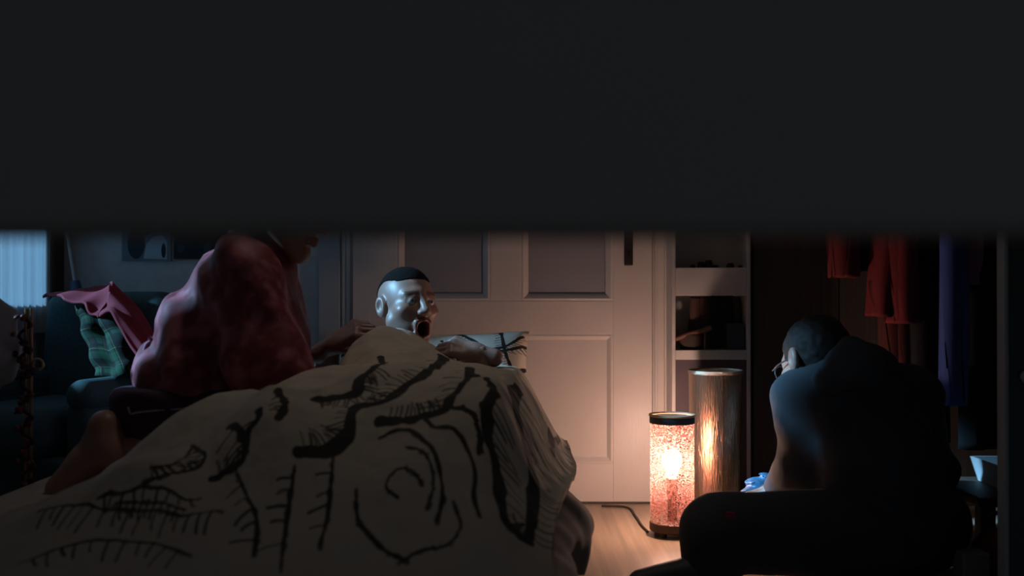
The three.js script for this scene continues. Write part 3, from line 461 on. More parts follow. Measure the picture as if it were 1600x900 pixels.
// ---------------------------------------------------------------- duvet
const edgeX = (d) => 0.155 - 0.085 * sstep(2.5, 1.7, d);
const duvetH = (x0, z) => {
  const d = -z, x = x0 + 0.155 - edgeX(d);
  const body = 0.285 * sstep(-1.06, -0.38, x) * (1 - 0.8 * sstep(0.0, 0.155, x)) * sstep(1.42, 2.12, d);
  const lf = 1 - sstep(2.24, 2.5, d) * sstep(-0.42, -0.58, x);       // folded back behind, where the other person kneels
  let h = BED.top + 0.02 + body * lf;
  const w = x < -0.35 ? 0.075 : 0.16;
  h += 0.082 * Math.exp(-(((x + 0.35) / w) ** 2)) * sstep(2.55, 2.82, d);        // held up at the chin
  h += 0.02 * Math.exp(-(((x + 0.20) / 0.13) ** 2 + ((d - 2.2) / 0.2) ** 2)) - 0.03 * sstep(2.3, 2.7, d) * sstep(-0.30, -0.05, x) * (1 - 0.6 * sstep(0.02, 0.12, x));
  const m = sstep(0.0, 0.12, body);
  h += m * (0.016 * Math.sin((x * 0.8 + d * 1.4) * 13 + 3 * noise(x * 5, d * 5)) * sstep(-0.1, -0.6, x) + 0.010 * Math.sin(x * 24 - d * 9 + 5 * noise(x * 4, d * 4 + 7)) * sstep(2.3, 1.9, d) + 0.050 * (fbm(x * 6 + 3, d * 6) - 0.5) + 0.020 * (fbm(x * 15, d * 15) - 0.5));
  return h;
};
const DUV = { x0: -1.16, x1: 0.15, z0: -2.88, z1: -1.40 };
{
  const nu = 150, nv = 150, pos = [], uv = [], idx = [], W = nu + 1;
  for (let j = 0; j <= nv; j++) for (let i = 0; i <= nu; i++) {
    const u = i / nu, v = j / nv; const z = DUV.z0 + (DUV.z1 - DUV.z0) * v, x = DUV.x0 + (edgeX(-z) - DUV.x0) * u, y = duvetH(x, z);
    pos.push(x, y, z); uv.push(u, 1 - v);
    if (i < nu && j < nv) { const a = j * W + i; idx.push(a, a + W, a + 1, a + 1, a + W, a + W + 1); }
  }
  const g = thicken(pos, uv, idx, nu, nv, 0.014, null);
  const tex = canvasTex(2048, 2048, (c, w, h) => {
    c.fillStyle = '#b9ab9b'; c.fillRect(0, 0, w, h);
    c.fillStyle = '#2b2722'; c.strokeStyle = '#2b2722'; c.lineCap = 'round';
    stripes(c, DUVET_LINES, w, h, 14);
  });
  solo('duvet', g, mat([1, 1, 1], 0.92, { map: tex, sheen: 0.2, bumpMap: dataTex(512, 512, (u, v) => { const n = fbm(u * 26 + 2 * noise(u * 9, v * 9), v * 30); return [n, n, n]; }, false), bumpScale: 0.012 }), 'cream duvet printed with black wavy veins heaped over the reclining man', 'duvet');
}
// ---------------------------------------------------------------- pillows
{
  const puff = (w, h, t) => { const n = 40, pos = [], uv = [], idx = [], W = n + 1; for (const s of [1, -1]) for (let j = 0; j <= n; j++) for (let i = 0; i <= n; i++) { const u = i / n * 2 - 1, v = j / n * 2 - 1, k = Math.pow((1 - u ** 4) * (1 - v ** 4), 0.45), pin = 1 - 0.06 * (1 - Math.abs(v) ** 2) * Math.abs(u), pin2 = 1 - 0.06 * (1 - Math.abs(u) ** 2) * Math.abs(v); pos.push(u * w / 2 * pin, v * h / 2 * pin2, s * t / 2 * k + 0.006 * Math.sin(u * 9 + v * 6) * k); uv.push(i / n, j / n); }
    for (const o of [0, W * W]) for (let j = 0; j < n; j++) for (let i = 0; i < n; i++) { const a = o + j * W + i; if (!o) idx.push(a, a + 1, a + W, a + 1, a + W + 1, a + W); else idx.push(a, a + W, a + 1, a + 1, a + W, a + W + 1); }
    const g = new THREE.BufferGeometry(); g.setAttribute('position', new THREE.Float32BufferAttribute(pos, 3)); g.setAttribute('uv', new THREE.Float32BufferAttribute(uv, 2)); g.setIndex(idx); g.computeVertexNormals(); return g; };
  const tex = canvasTex(1024, 1024, (c, w, h) => { c.fillStyle = '#c3b8aa'; c.fillRect(0, 0, w, h); c.fillStyle = c.strokeStyle = '#1b1815'; c.lineCap = 'round';
    stripes(c, [[12, [[0.55, 0.12], [0.68, 0.3], [0.86, 0.24], [0.97, 0.1]], [60, 26]], [14, [[0.60, 0.5], [0.75, 0.42], [0.9, 0.55], [1, 0.45]], [60, 26]], [14, [[0.0, 0.2], [0.3, 0.35], [0.55, 0.2], [0.8, 0.3], [1, 0.2]], [70, 34]], [12, [[0.62, 0.0], [0.75, 0.25], [0.72, 0.6], [0.9, 1]], [60, 40]], [12, [[0, 0.7], [0.4, 0.62], [0.7, 0.85], [1, 0.62]], [70, 36]], [9, [[0.85, 0], [0.9, 0.4], [0.98, 0.7]], [40, 30]]], w, h, 10); });
  const m = mat([1, 1, 1], 0.92, { map: tex });
  const a = solo('pillow', puff(0.62, 0.30, 0.13), m, 'patterned pillow propped up against the door behind the man', 'pillow'); a.position.set(P(830, 0, 3.16).x - 0.305, P(0, 532, 3.2).y - 0.125, -3.24); a.rotation.set(-0.42, 0, 0.05);
  const b = solo('pillow', puff(0.66, 0.44, 0.16), m, 'patterned pillow lying flat on the bed under the propped one', 'pillow'); b.position.set(-0.34, BED.top + 0.08, -3.14); b.rotation.set(-Math.PI / 2 + 0.12, 0, 0);
}
// ---------------------------------------------------------------- people: shared anatomy
// head: face to +z, crown to +y, centre between the ears
function headField(open) {
  const jy = -0.104 - open * 0.018, jz = 0.056 - open * 0.012;
  return (p) => {
    const ax = Math.abs(p[0]), q = [ax, p[1], p[2]];
    let d = ell(q, 0, 0.030, -0.016, 0.074, 0.086, 0.096);
    d = smin(d, ell(q, 0, -0.022, 0.026, 0.058, 0.080, 0.063), 0.03);
    d = smin(d, cone(q, 0.050, -0.052, 0.008, 0.012, jy, jz, 0.024, 0.020), 0.03);
    d = smin(d, ell(q, 0, jy, jz + 0.002, 0.026, 0.020, 0.022), 0.02);
    d = smin(d, cone(q, 0, 0.026, 0.078, 0.040, 0.020, 0.066, 0.011, 0.010), 0.018);
    d = smin(d, ell(q, 0.045, -0.024, 0.056, 0.022, 0.018, 0.022), 0.022);
    d = smax(d, -ell(q, 0.033, 0.002, 0.096, 0.019, 0.012, 0.020), 0.012);
    d = smin(d, ell(q, 0.032, 0.001, 0.0735, 0.0125, 0.0115, 0.0125), 0.003);
    d = smin(d, cone(q, 0.022, 0.012, 0.084, 0.044, 0.008, 0.072, 0.0045, 0.004), 0.006);
    d = smin(d, cone(q, 0, 0.014, 0.084, 0, -0.030, 0.106, 0.009, 0.0125), 0.012);
    d = smin(d, ell(q, 0.013, -0.034, 0.097, 0.009, 0.008, 0.011), 0.008);
    if (open) {
      d = smin(d, cone(q, 0, -0.055, 0.092, 0.020, -0.060, 0.083, 0.0075, 0.006), 0.010);
      d = smin(d, cone(q, 0.020, -0.060, 0.083, 0.019, -0.094, 0.074, 0.006, 0.006), 0.010);
      d = smin(d, cone(q, 0, -0.103, 0.080, 0.019, -0.094, 0.074, 0.008, 0.006), 0.010);
      d = smax(d, -ell(q, 0, -0.078, 0.082, 0.0165, 0.020, 0.034), 0.006);
    } else {
      d = smin(d, cone(q, 0, -0.058, 0.093, 0.022, -0.063, 0.082, 0.0065, 0.004), 0.008);
      d = smin(d, cone(q, 0, -0.071, 0.090, 0.020, -0.068, 0.081, 0.0075, 0.004), 0.008);
      d = smax(d, -cone(q, 0, -0.0645, 0.103, 0.022, -0.066, 0.092, 0.003, 0.003), 0.003);
    }
    const ear = smax(ell([ax - 0.16 * (-0.01 - p[2]), p[1], p[2] + 0.12 * p[1]], 0.078, -0.004, -0.016, 0.012, 0.033, 0.021), -ell(q, 0.091, -0.002, -0.012, 0.010, 0.019, 0.011), 0.005);
    d = smin(d, ear, 0.008);
    return smin(d, cone(q, 0, -0.075, -0.028, 0, -0.17, -0.048, 0.052, 0.055), 0.025);
  };
}
const headBox = new THREE.Box3(V(-0.115, -0.185, -0.125), V(0.115, 0.13, 0.135));
const skinTone = (base) => (p, open) => {
  const ax = Math.abs(p[0]), [x, y, z] = p, n = 0.92 + 0.16 * fbm(x * 60, y * 60, z * 60);
  const dEye = Math.hypot(ax - 0.032, y - 0.001);
  if (z > 0.076 && dEye < 0.0095) { if (dEye < 0.0046) return [0.03, 0.02, 0.015]; return [0.45, 0.42, 0.4]; }
  if (z > 0.06 && y > 0.017 && y < 0.029 && ax > 0.012 && ax < 0.052) return base.map((c) => c * 0.42);
  if (open && ((ax / 0.0165) ** 2 + ((y + 0.078) / 0.020) ** 2 < 1.0) && z > 0.03) return [0.04, 0.008, 0.008];
  const mouth = open ? ((ax / 0.026) ** 2 + ((y + 0.078) / 0.031) ** 2 < 1.0) : (ax < 0.022 && Math.abs(y + 0.065) < 0.009);
  if (mouth && z > 0.06) return [base[0] * 0.8 * n, base[1] * 0.5 * n, base[2] * 0.5 * n];
  return base.map((c) => c * n);
};
function headGeo(m, open, base) {
  const tone = skinTone(base), g = nets(headField(open), headBox, 0.0038, (p) => tone(p, open)); return g.applyMatrix4(m);
}
// hand: wrist at the origin, fingers to +x, back of the hand to +y, thumb to +z (side = 1) or -z
function handGeo(m, side, curl, spread, base, scale = 1) {
  const L = [], fl = [[0.040, 0.024, 0.019], [0.045, 0.028, 0.021], [0.042, 0.026, 0.020], [0.033, 0.020, 0.018]];
  const palm = [];
  for (let k = 0; k < 4; k++) {
    const z = side * (0.030 - k * 0.0195), base0 = V(0.082 - Math.abs(k - 1.2) * 0.004, 0.004 - Math.abs(k - 1.4) * 0.002, z);
    palm.push([V(0.012, 0, side * (0.018 - k * 0.011)), base0, 0.016, 0.0115]);
    let a = 0, p = base0; const ya = spread * (1.2 - k) * side;
    fl[k].forEach((len, s) => { a += curl[s] * (1 + 0.06 * k); const q = p.clone().add(V(Math.cos(a) * Math.cos(ya), -Math.sin(a), Math.sin(ya) * Math.cos(a)).multiplyScalar(len)); L.push([p, q, 0.0095 - s * 0.0011, 0.0088 - s * 0.0012]); p = q; });
  }
  const th = [V(0.018, -0.006, side * 0.022), V(0.048, -0.018, side * 0.046), V(0.076, -0.024 - 0.012 * curl[0], side * 0.048), V(0.098, -0.030 - 0.016 * curl[0], side * 0.042)];
  for (let i = 0; i < 3; i++) L.push([th[i], th[i + 1], 0.0135 - i * 0.0018, 0.0118 - i * 0.0018]);
  const f0 = bones(palm, 0.012), fs = []; for (let k = 0; k < 4; k++) fs.push(bones(L.slice(3 * k, 3 * k + 3), 0.004)); fs.push(bones(L.slice(12), 0.006));
  const wr = [[V(-0.04, 0, 0), V(0.015, 0, 0), 0.026, 0.024]], fw = bones(wr, 0.01);
  const f = (p) => { let d = smin(f0(p), fw(p), 0.02), e = 1; for (const q of fs) e = Math.min(e, q(p)); return smin(d, e, 0.007); };
  const g = nets(f, boundsOf(L.concat(palm, wr), 0.012), 0.0036, (p) => { const n = 0.92 + 0.16 * fbm(p[0] * 70, p[1] * 70, p[2] * 70); return base.map((c) => c * n); });
  return g.applyMatrix4(new THREE.Matrix4().makeScale(scale, scale, scale).premultiply(m));
}
// foot: ankle joint at the origin, toes to +x, sole to -y
function footGeo(m, side, base) {
  const L = [[V(0, 0.05, 0), V(-0.005, 0, 0), 0.036, 0.036], [V(-0.005, 0, 0), V(-0.045, -0.045, 0), 0.034, 0.030], [V(-0.04, -0.046, 0), V(0.06, -0.052, side * -0.012), 0.028, 0.024], [V(0.0, -0.01, 0), V(0.12, -0.045, side * 0.012), 0.036, 0.024], [V(0.06, -0.04, side * -0.01), V(0.12, -0.056, side * -0.026), 0.026, 0.017], [V(0.06, -0.035, side * 0.01), V(0.13, -0.05, side * 0.028), 0.028, 0.021]];
  const T = []; [[0.165, 0.032, 0.0145], [0.172, 0.011, 0.0105], [0.166, -0.006, 0.0098], [0.157, -0.021, 0.0092], [0.146, -0.034, 0.0088]].forEach(([x, z, r]) => T.push([V(x - 0.045, -0.05, side * z * 0.9), V(x - 0.012, -0.049, side * z), r * 1.1, r], [V(x - 0.012, -0.049, side * z), V(x, -0.056, side * z), r, r * 0.9]));
  const f0 = bones(L, 0.03), f = (p) => { let e = 1; for (const [a, b, r0, r1] of T) e = Math.min(e, cone(p, a.x, a.y, a.z, b.x, b.y, b.z, r0, r1)); return smin(f0(p), e, 0.006); };
  return nets(f, boundsOf(L.concat(T), 0.012), 0.005, (p) => { const n = 0.92 + 0.16 * fbm(p[0] * 60, p[1] * 60, p[2] * 60); return base.map((c) => c * n); }).applyMatrix4(m);
}
function bodyGeo(list, k, cell, base) { return nets(bones(list, k), boundsOf(list, 0.03), cell, (p) => { const n = 0.92 + 0.16 * fbm(p[0] * 50, p[1] * 50, p[2] * 50); return base.map((c) => c * n); }); }
const skinMat = () => mat([1, 1, 1], 0.5, { vertexColors: true, clearcoat: 0.3, clearcoatRoughness: 0.38 });
function person(label, [x, y, z]) { return group('person', label, 'person', [x, y, z]); }
function add(o, name, geo, m, label) { geo.translate(-o.position.x, -o.position.y, -o.position.z); return part(name, geo, m, o, label); }

// ---------------------------------------------------------------- man reclining in the bed
{
  const o = person('short haired man lying in bed with open mouth, holding the duvet to his chin', [-0.3, BED.top, -2.6]);
  const S = [0.28, 0.155, 0.118];
  const hc = P(637, 478, 3.0), yaw = 0.62, pitch = -0.16, roll = -0.05;
  const M = new THREE.Matrix4().makeRotationFromEuler(new THREE.Euler(pitch, yaw, roll, 'YXZ')).setPosition(hc);
  const neck = V(0, -0.15, -0.045).applyMatrix4(M), chest = V(-0.33, 0.40, -2.82), pel = V(-0.36, 0.335, -2.5);
  const shL = V(-0.50, 0.46, -2.93), shR = V(-0.15, 0.46, -2.93);
  const elL = P(508, 602, 2.88), wrL = P(518, 540, 2.80), elR = P(764, 634, 2.80), wrR = P(750, 553, 2.80);
  elL.x += 0.0;
  const B = [[neck, V(-0.33, 0.5, -2.94), 0.054, 0.075], [V(-0.33, 0.5, -2.94), chest, 0.095, 0.12], [chest, pel, 0.115, 0.085], [shL, shR, 0.06, 0.06], [shL, elL, 0.052, 0.040], [elL, wrL, 0.040, 0.028], [shR, elR, 0.052, 0.040], [elR, wrR, 0.040, 0.028],
    [pel.clone().add(V(-0.08, 0, 0)), V(-0.46, 0.36, -2.12), 0.08, 0.055], [V(-0.46, 0.36, -2.12), V(-0.46, 0.31, -1.75), 0.055, 0.034], [pel.clone().add(V(0.08, 0, 0)), V(-0.2, 0.40, -2.12), 0.08, 0.055], [V(-0.2, 0.40, -2.12), V(-0.2, 0.31, -1.75), 0.055, 0.034]];
  const hl = handGeo(frame(wrL, P(566, 508, 2.78).sub(wrL), V(0.1, 0.9, 0.55)), 1, [0.7, 1.2, 0.8], 0.04, S, 1.08);
  const hr = handGeo(frame(wrR, P(680, 534, 2.80).sub(wrR), V(0.0, 0.8, 0.6)), -1, [0.55, 1.1, 0.8], 0.04, S, 0.98);
  const body = join([headGeo(M, 1, S), bodyGeo(B, 0.05, 0.011, S), hl, hr]);
  add(o, 'body', body, skinMat());
  // very short hair on top of the skull
  const hair = nets((p) => { const s = ell(p, 0, 0.030, -0.016, 0.0768, 0.0886, 0.0986); const line = 0.062 + 0.22 * Math.max(0, p[2] - 0.045) - 0.55 * Math.max(0, -0.02 - p[2]) + 0.5 * Math.max(0, Math.abs(p[0]) - 0.05); return smax(smax(s, -ell(p, 0, 0.028, -0.016, 0.072, 0.083, 0.093), 0.002), line - p[1] + 0.004 * (noise(p[0] * 300, p[2] * 300) - 0.5), 0.004) + 0.0012 * (noise(p[0] * 600, p[1] * 600, p[2] * 600) - 0.5); }, headBox, 0.0034).applyMatrix4(M);
  add(o, 'hair', hair, mat([0.008, 0.006, 0.005], 0.95, { specularIntensity: 0.25 }), 'very short dark hair');
}
// ---------------------------------------------------------------- kneeling person in the red blouse
{
  const o = person('person in a red mottled blouse and plum trousers kneeling barefoot on the bed', [-0.75, BED.top, -2.55]);
  const S = [0.36, 0.18, 0.13];
  const d0 = 2.58;
  const hc = P(452, 325, d0 - 0.02), M = new THREE.Matrix4().makeRotationFromEuler(new THREE.Euler(0.28, 1.35, 0, 'YXZ')).setPosition(hc);
  const neck = V(0, -0.15, -0.045).applyMatrix4(M), sh = P(395, 428, d0), pel = P(290, 615, d0), mid = P(345, 520, d0);
  const off = (p, dz, dx = 0, dy = 0) => V(p.x + dx, p.y + dy, p.z + dz);
  const kneeN = P(470, 690, 2.44), kneeF = P(470, 690, 2.74), ankN = P(172, 706, 2.38), ankF = P(186, 700, 2.74);
  const shN = off(sh, 0.15, 0.02), elN = P(418, 575, 2.40), wrN = P(480, 640, 2.36), shF = off(sh, -0.15), elF = P(440, 560, 2.74), wrF = P(490, 620, 2.74);
  const hipN = off(pel, 0.09), hipF = off(pel, -0.09);
  const arms = [[shN, elN, 0.05, 0.038], [elN, wrN, 0.038, 0.026], [shF, elF, 0.05, 0.038], [elF, wrF, 0.038, 0.026]];
  const B = [[neck, sh, 0.05, 0.075], [sh, mid, 0.1, 0.11], [mid, pel, 0.095, 0.09], [shN, shF, 0.055, 0.055], ...arms, [hipN, kneeN, 0.085, 0.055], [hipF, kneeF, 0.085, 0.055], [kneeN, ankN, 0.05, 0.034], [kneeF, ankF, 0.05, 0.034]];
  const foot = (ank, side) => footGeo(frame(ank, P(90, 775, 2.4).sub(P(160, 668, 2.4)), V(1, -0.25, 0.12)), side, S);
  const hN = handGeo(frame(wrN, V(0.6, -0.3, -0.2), V(0.2, 0.9, 0.2)), 1, [0.4, 0.5, 0.4], 0.06, S), hF = handGeo(frame(wrF, V(0.6, -0.3, 0.2), V(0.2, 0.9, 0.2)), -1, [0.4, 0.5, 0.4], 0.06, S);
  add(o, 'body', join([headGeo(M, 0, S), bodyGeo(B, 0.05, 0.011, S), foot(ankN, 1), foot(ankF, -1), hN, hF]), skinMat());
  const hair = nets((p) => { const s = ell(p, 0, 0.034, -0.024, 0.09, 0.098, 0.108) + 0.006 * Math.sin(p[0] * 120 + p[1] * 60) * 0.4; const face = p[2] - 0.045 - 0.25 * (p[1] - 0.06); return smin(smax(smax(s, face, 0.01), -0.05 - p[1], 0.01), cone(p, 0, -0.02, -0.06, 0, -0.195, -0.066, 0.075, 0.07), 0.03); }, new THREE.Box3(V(-0.12, -0.29, -0.17), V(0.12, 0.16, 0.12)), 0.006).applyMatrix4(M);
  add(o, 'hair', hair, mat([0.04, 0.025, 0.018], 0.7));
  // loose blouse
  const hemY = P(0, 606, d0).y;
  const back = [[sh, mid, 0.115, 0.135], [mid, off(pel, 0, 0.0, 0.02), 0.14, 0.135], [off(sh, 0.1), off(sh, -0.1), 0.09, 0.09], [shN, elN, 0.07, 0.085], [elN, off(wrN, 0, -0.02), 0.085, 0.06], [shF, elF, 0.075, 0.08], [off(sh, 0.0, 0.0, 0.0), P(415, 560, d0), 0.085, 0.115], [P(415, 520, d0 - 0.06), P(425, 610, d0 - 0.08), 0.09, 0.08], [P(262, 560, d0 - 0.05), P(252, 596, d0 - 0.05), 0.03, 0.012], [off(hipN, 0.01, 0.05, 0.04), off(hipF, 0, 0.05, 0.04), 0.105, 0.105]];
  const fb = bones(back, 0.05);
  const blouse = nets((p) => { const u = (p[0] - pel.x) * 0.82 + (p[1] - pel.y) * 0.57; let f = fb(p) + 0.010 * Math.sin(26 * p[1] + 40 * p[0] + 5 * fbm(p[0] * 9, p[1] * 9, p[2] * 9)) * 0.9 + 0.016 * (fbm(p[0] * 8, p[1] * 8, p[2] * 8) - 0.5); f = smax(f, hemY - 0.022 - 0.08 * sstep(-0.78, -0.5, p[0]) - 0.008 * Math.sin(p[0] * 50 + p[2] * 30) - p[1], 0.012); const nk = cone(p, neck.x, neck.y + 0.12, neck.z, neck.x - 0.012, neck.y - 0.02, neck.z, 0.062, 0.045); return smax(f, -nk, 0.008); }, boundsOf(back, 0.03), 0.0095,
    (p) => { const a = fbm(p[0] * 22 + 4, p[1] * 22, p[2] * 22), b = fbm(p[0] * 55, p[1] * 55, p[2] * 55 + 7), t = sstep(0.42, 0.62, a * 0.7 + b * 0.3); const A = [0.19, 0.022, 0.03], C = [0.42, 0.115, 0.14]; return A.map((c, i) => c + (C[i] - c) * t); });
  add(o, 'blouse', blouse, mat([1, 1, 1], 0.6, { vertexColors: true, sheen: 0.4, sheenRoughness: 0.4, sheenColor: new THREE.Color().setRGB(0.3, 0.2, 0.3) }), 'loose red blouse with mottled dye');
  const knot = P(252, 548, d0 - 0.05); const tie = [tube([knot, knot.clone().add(V(-0.025, 0.02, 0.02)), knot.clone().add(V(-0.032, -0.006, 0.02)), knot.clone().add(V(0.004, -0.012, 0.01))], 0.005, 20, 6), tube([knot, knot.clone().add(V(-0.014, 0.016, 0.01)), knot.clone().add(V(-0.022, 0.034, 0.02))], 0.005, 16, 6), tube([knot, knot.clone().add(V(-0.012, -0.03, 0.02)), knot.clone().add(V(-0.004, -0.05, 0.02))], 0.005, 16, 6)];
  const tg = mergeGeometries(tie); add(o, 'tie_bow', tg, mat([0.36, 0.14, 0.2], 0.8), 'tied bow at the back');
  // trousers
  const T = [[off(hipN, 0, -0.015, -0.005), kneeN, 0.112, 0.075], [off(hipF, 0, -0.015), kneeF, 0.112, 0.075], [hipN, hipF, 0.13, 0.13], [off(hipN, 0.0, -0.05, -0.06), P(420, 705, 2.42), 0.085, 0.08], [P(440, 715, 2.42), P(214, 712, 2.42), 0.066, 0.052], [P(440, 715, 2.74), P(224, 712, 2.74), 0.066, 0.052]];
  const ft = bones(T, 0.05), yTop = P(0, 610, d0).y;
  const tr = nets((p) => smax(ft(p) + 0.012 * (fbm(p[0] * 10, p[1] * 14, p[2] * 10) - 0.5) + 0.004 * Math.sin(p[0] * 45 + p[1] * 60), p[1] - yTop - 0.02, 0.02), boundsOf(T, 0.02), 0.0095);
  add(o, 'trousers', tr, mat([0.050, 0.020, 0.036], 0.85, { sheen: 0.5, sheenColor: new THREE.Color().setRGB(0.2, 0.15, 0.3) }), 'plum coloured trousers');
  const pip = [[206, 634], [210, 644], [222, 642], [260, 638], [300, 636], [340, 630], [372, 624]].map(([a, b], i) => P(a, b, 2.39));
  const proj = pip.map((p) => { let t = 0; const dir = p.clone().sub(V(0, EYE, 0)).normalize(); const q = V(p.x, p.y, p.z + 0.25); for (let i = 0; i < 60; i++) { const dd = ft([q.x, q.y, q.z]); q.z -= Math.max(0.0005, dd * 0.7); if (dd < 0.004) break; } return q; });
  add(o, 'piping', tube(proj, 0.0026, 60, 6), mat([0.42, 0.36, 0.44], 0.7), 'pale piping on the trousers');
}
// ---------------------------------------------------------------- hooded person on the floor
{
  const o = person('person in a dark hooded jacket sitting on the floor, seen from behind', [1.0, 0, -2.7]);
  const S = [0.42, 0.26, 0.2];
  const hc = P(1272, 566, 2.74), M = new THREE.Matrix4().makeRotationFromEuler(new THREE.Euler(0.42, -2.74, 0.1, 'YXZ')).setPosition(hc);
  const neck = V(0, -0.15, -0.045).applyMatrix4(M);
  const c7 = P(1338, 590, 2.68), shL = P(1258, 622, 2.70), shR = P(1420, 625, 2.74), mid = P(1368, 720, 2.66), pel = P(1395, 838, 2.66);
  const elL = P(1262, 724, 2.74), wrL = P(1215, 765, 2.86), elR = P(1452, 740, 2.86), wrR = P(1340, 770, 3.05);
  const knee = P(1124, 832, 2.48), ank = V(P(1100, 0, 2.5).x, 0.07, -2.47), kneeR = V(1.0, 0.30, -3.1), ankR = V(0.78, 0.07, -3.05), hipL = pel.clone().add(V(-0.08, 0, 0.04)), hipR = pel.clone().add(V(0.08, 0, -0.03));
  hipL.y = hipR.y = 0.115;
  const arms = [[shL, elL, 0.05, 0.038], [elL, wrL, 0.036, 0.026], [shR, elR, 0.05, 0.038], [elR, wrR, 0.036, 0.026]];
  const legs = [[hipL, knee, 0.08, 0.055], [knee, ank, 0.05, 0.034], [hipR, kneeR, 0.08, 0.055], [kneeR, ankR, 0.05, 0.034]];
  const B = [[neck, c7, 0.05, 0.06], [c7, mid, 0.06, 0.085], [mid, V(pel.x, 0.14, pel.z), 0.085, 0.1], [shL, shR, 0.055, 0.055], ...arms, ...legs];
  const hL = handGeo(frame(wrL, V(-0.7, -0.25, -0.5), V(0, 1, 0)), -1, [0.5, 0.7, 0.5], 0.05, S), hR = handGeo(frame(wrR, V(-0.8, -0.2, -0.3), V(0, 1, 0)), 1, [0.5, 0.7, 0.5], 0.05, S);
  const body = join([headGeo(M, 0, S), bodyGeo(B, 0.05, 0.012, S), hL, hR]);
  add(o, 'body', body, skinMat());
  const hair = nets((p) => { const s = ell(p, 0, 0.032, -0.020, 0.079, 0.090, 0.100) + 0.003 * (noise(p[0] * 90, p[1] * 60, p[2] * 90) - 0.5) * 2 + 0.003 * (noise(p[0] * 220, p[1] * 160, p[2] * 220) - 0.5); const line = Math.max(p[2] - 0.05 - 0.2 * (p[1] - 0.07), 0); return smax(smax(s, p[2] - 0.062 - 0.35 * (p[1] - 0.07), 0.01), -0.045 + 0.3 * Math.max(0, p[2] + 0.02) - p[1], 0.008); }, new THREE.Box3(V(-0.12, -0.1, -0.15), V(0.12, 0.16, 0.13)), 0.005).applyMatrix4(M);
  add(o, 'hair', hair, mat([0.022, 0.018, 0.016], 0.7), 'short dark hair');
  // glasses
  const gl = [tube([V(-0.079, 0.004, -0.01), V(-0.078, 0.006, 0.05), V(-0.07, 0.004, 0.09)], 0.0022, 16, 6), tube([V(0.079, 0.004, -0.01), V(0.078, 0.006, 0.05), V(0.07, 0.004, 0.09)], 0.0022, 16, 6), new THREE.TorusGeometry(0.022, 0.002, 6, 24).translate(-0.034, 0.0, 0.1), new THREE.TorusGeometry(0.022, 0.002, 6, 24).translate(0.034, 0.0, 0.1), tube([V(-0.012, 0.004, 0.102), V(0, 0.008, 0.106), V(0.012, 0.004, 0.102)], 0.002, 8, 6)];
  add(o, 'glasses', mergeGeometries(gl.map((q) => q.applyMatrix4(M))), mat([0.06, 0.06, 0.065], 0.35), 'thin glasses');
  // jacket with hood
  const J = [[neck, mid, 0.085, 0.14], [c7.clone().add(V(0, -0.02, 0)), mid, 0.115, 0.145], [mid, V(pel.x + 0.01, 0.14, pel.z), 0.148, 0.15], [shL, shR, 0.082, 0.085], [shL, elL, 0.077, 0.07], [elL, wrL, 0.066, 0.045], [shR, elR, 0.077, 0.07], [elR, wrR, 0.066, 0.045]];
  const fj = bones(J, 0.05);
  const jacket = nets((p) => { let f = fj(p) + 0.016 * (fbm(p[0] * 8, p[1] * 8, p[2] * 8) - 0.5) + 0.0035 * Math.sin(p[1] * 60 + p[0] * 25 + 6 * fbm(p[0] * 6, p[1] * 6, p[2] * 6)); f = smax(f, 0.045 - p[1], 0.012); return smax(f, -cone(p, (neck.x + hc.x) / 2, (neck.y + hc.y) / 2, (neck.z + hc.z) / 2, hc.x, hc.y, hc.z, 0.05, 0.085), 0.01); }, boundsOf(J, 0.03), 0.0095);
  add(o, 'jacket', jacket, mat([0.046, 0.054, 0.064], 0.9), 'dark slate jacket');
  const hcx = P(1340, 560, 2.68), H = [[P(1292, 588, 2.62), P(1330, 556, 2.62), 0.03, 0.036], [P(1330, 556, 2.62), P(1376, 572, 2.66), 0.036, 0.034], [P(1300, 600, 2.6), P(1350, 582, 2.58), 0.028, 0.034], [P(1376, 572, 2.66), P(1388, 600, 2.72), 0.034, 0.03], [P(1350, 582, 2.58), P(1376, 600, 2.6), 0.034, 0.024]];
  const fh = bones(H, 0.05);
  add(o, 'hood', nets((p) => fh(p) + 0.003 * Math.sin(p[0] * 50 + p[1] * 70) + 0.005 * (fbm(p[0] * 22, p[1] * 22, p[2] * 22) - 0.5), boundsOf(H, 0.02), 0.006), mat([0.062, 0.076, 0.094], 0.9), 'folded down hood');
  const T = [[hipL, knee, 0.118, 0.092], [knee, ank, 0.085, 0.058], [hipR, kneeR, 0.105, 0.075], [kneeR, ankR, 0.07, 0.05], [V(pel.x - 0.02, 0.135, pel.z), V(pel.x + 0.06, 0.135, pel.z), 0.13, 0.13]];
  const ft = bones(T, 0.045);
  add(o, 'trousers', nets((p) => smax(ft(p) + 0.014 * (fbm(p[0] * 9, p[1] * 12, p[2] * 9) - 0.5), 0.004 - p[1], 0.01), boundsOf(T, 0.03), 0.0105), mat([0.042, 0.047, 0.054], 0.9), 'black trousers');
  const tabC = P(1142, 805, 2.37); add(o, 'red_tab', new RoundedBoxGeometry(0.022, 0.014, 0.004, 2, 0.0018).rotateY(-0.2).translate(tabC.x, tabC.y, tabC.z - 0.004), mat([0.36, 0.02, 0.06], 0.7), 'small red tab on the knee');
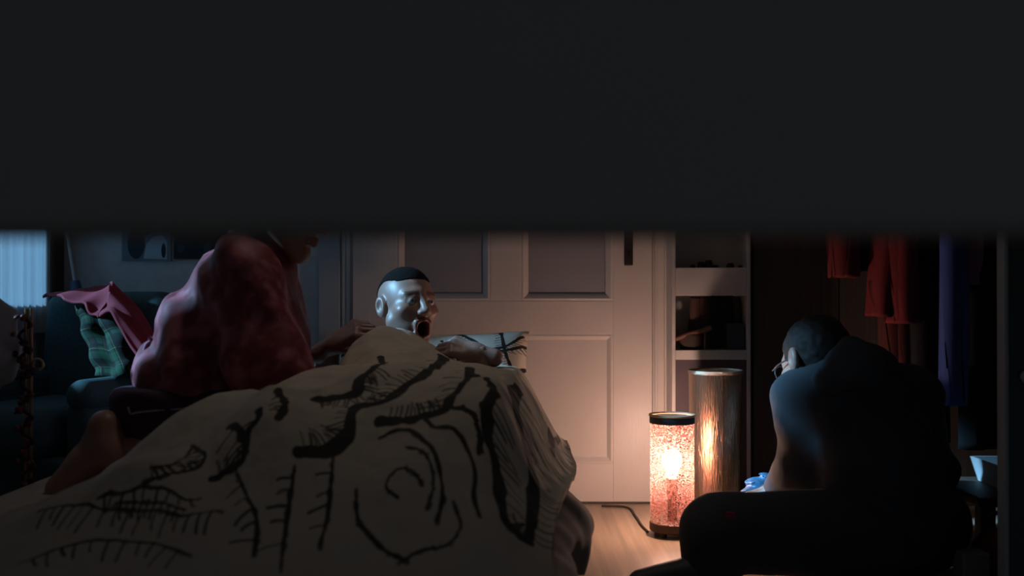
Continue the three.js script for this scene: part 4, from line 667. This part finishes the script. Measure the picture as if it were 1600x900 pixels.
  const shoe = (a, dir, name) => { const m = frame(V(a.x, 0, a.z), dir, V(0, 1, 0)), L = [[V(-0.03, 0.05, 0), V(0.0, 0.06, 0), 0.042, 0.046], [V(0.0, 0.06, 0), V(0.16, 0.036, 0), 0.046, 0.034]]; const f = bones(L, 0.03); const up = nets((p) => smax(f(p), 0.012 - p[1], 0.006), new THREE.Box3(V(-0.1, -0.01, -0.07), V(0.23, 0.13, 0.07)), 0.006).applyMatrix4(m); const s = add(o, 'shoe', up, mat([0.025, 0.026, 0.028], 0.6), 'black shoe'); const so = nets((p) => Math.max(smin(ell(p, -0.01, 0.006, 0, 0.07, 0.5, 0.045), ell(p, 0.12, 0.006, 0, 0.085, 0.5, 0.046), 0.02), Math.abs(p[1] - 0.007) - 0.007), new THREE.Box3(V(-0.1, -0.01, -0.06), V(0.23, 0.03, 0.06)), 0.005).applyMatrix4(m); so.translate(-o.position.x, -o.position.y, -o.position.z); part('sole', so, mat([0.02, 0.02, 0.02], 0.8), s); };
  shoe(ank, V(-1, 0, 0.12)); shoe(ankR, V(-1, 0, 0.1));
  // blue plastic bag in the hand
  const bc = P(1184, 760, 2.92), bb = nets((p) => { const s = ell(p, 0, 0, 0, 0.055, 0.034, 0.05); return s + 0.012 * Math.abs(Math.sin(p[0] * 70 + p[1] * 90 + 4 * fbm(p[0] * 20, p[1] * 20, p[2] * 20))) + 0.012 * (fbm(p[0] * 30, p[1] * 30, p[2] * 30) - 0.5); }, new THREE.Box3(V(-0.08, -0.06, -0.08), V(0.08, 0.06, 0.08)), 0.005).rotateZ(0.6).translate(bc.x, bc.y, bc.z);
  solo('blue_bag', bb, mat([0.06, 0.20, 0.36], 0.3), 'crumpled shiny blue bag held by the hooded person', 'bag');
}
// ---------------------------------------------------------------- unseen ceiling lamp, out of view, placed to light the duvet top
{
  const g = group('unseen_ceiling_lamp', 'unseen round ceiling downlight lighting the top of the duvet', 'lamp', [-0.2, CY, -2.6]);
  part('mount', lathe([[0.001, 0], [0.17, 0], [0.17, -0.03], [0.001, -0.03]], 40), mat([0.3, 0.3, 0.3], 0.6), g);
  part('opal_disc', lathe([[0.001, -0.075], [0.1, -0.065], [0.155, -0.03]], 40), mat([0.7, 0.68, 0.64], 0.5, { emissive: new THREE.Color().setRGB(1, 0.9, 0.78), emissiveIntensity: 1.5 }), g);
  const l = new THREE.SpotLight(new THREE.Color().setRGB(1.0, 0.9, 0.78), 1.0, 0, 0.5, 1, 2); l.position.set(0, -0.1, 0); l.target.position.set(0, -2, 0); l.castShadow = true; l.shadow.radius = 7; g.add(l, l.target);
}
renderer.render(scene, camera);
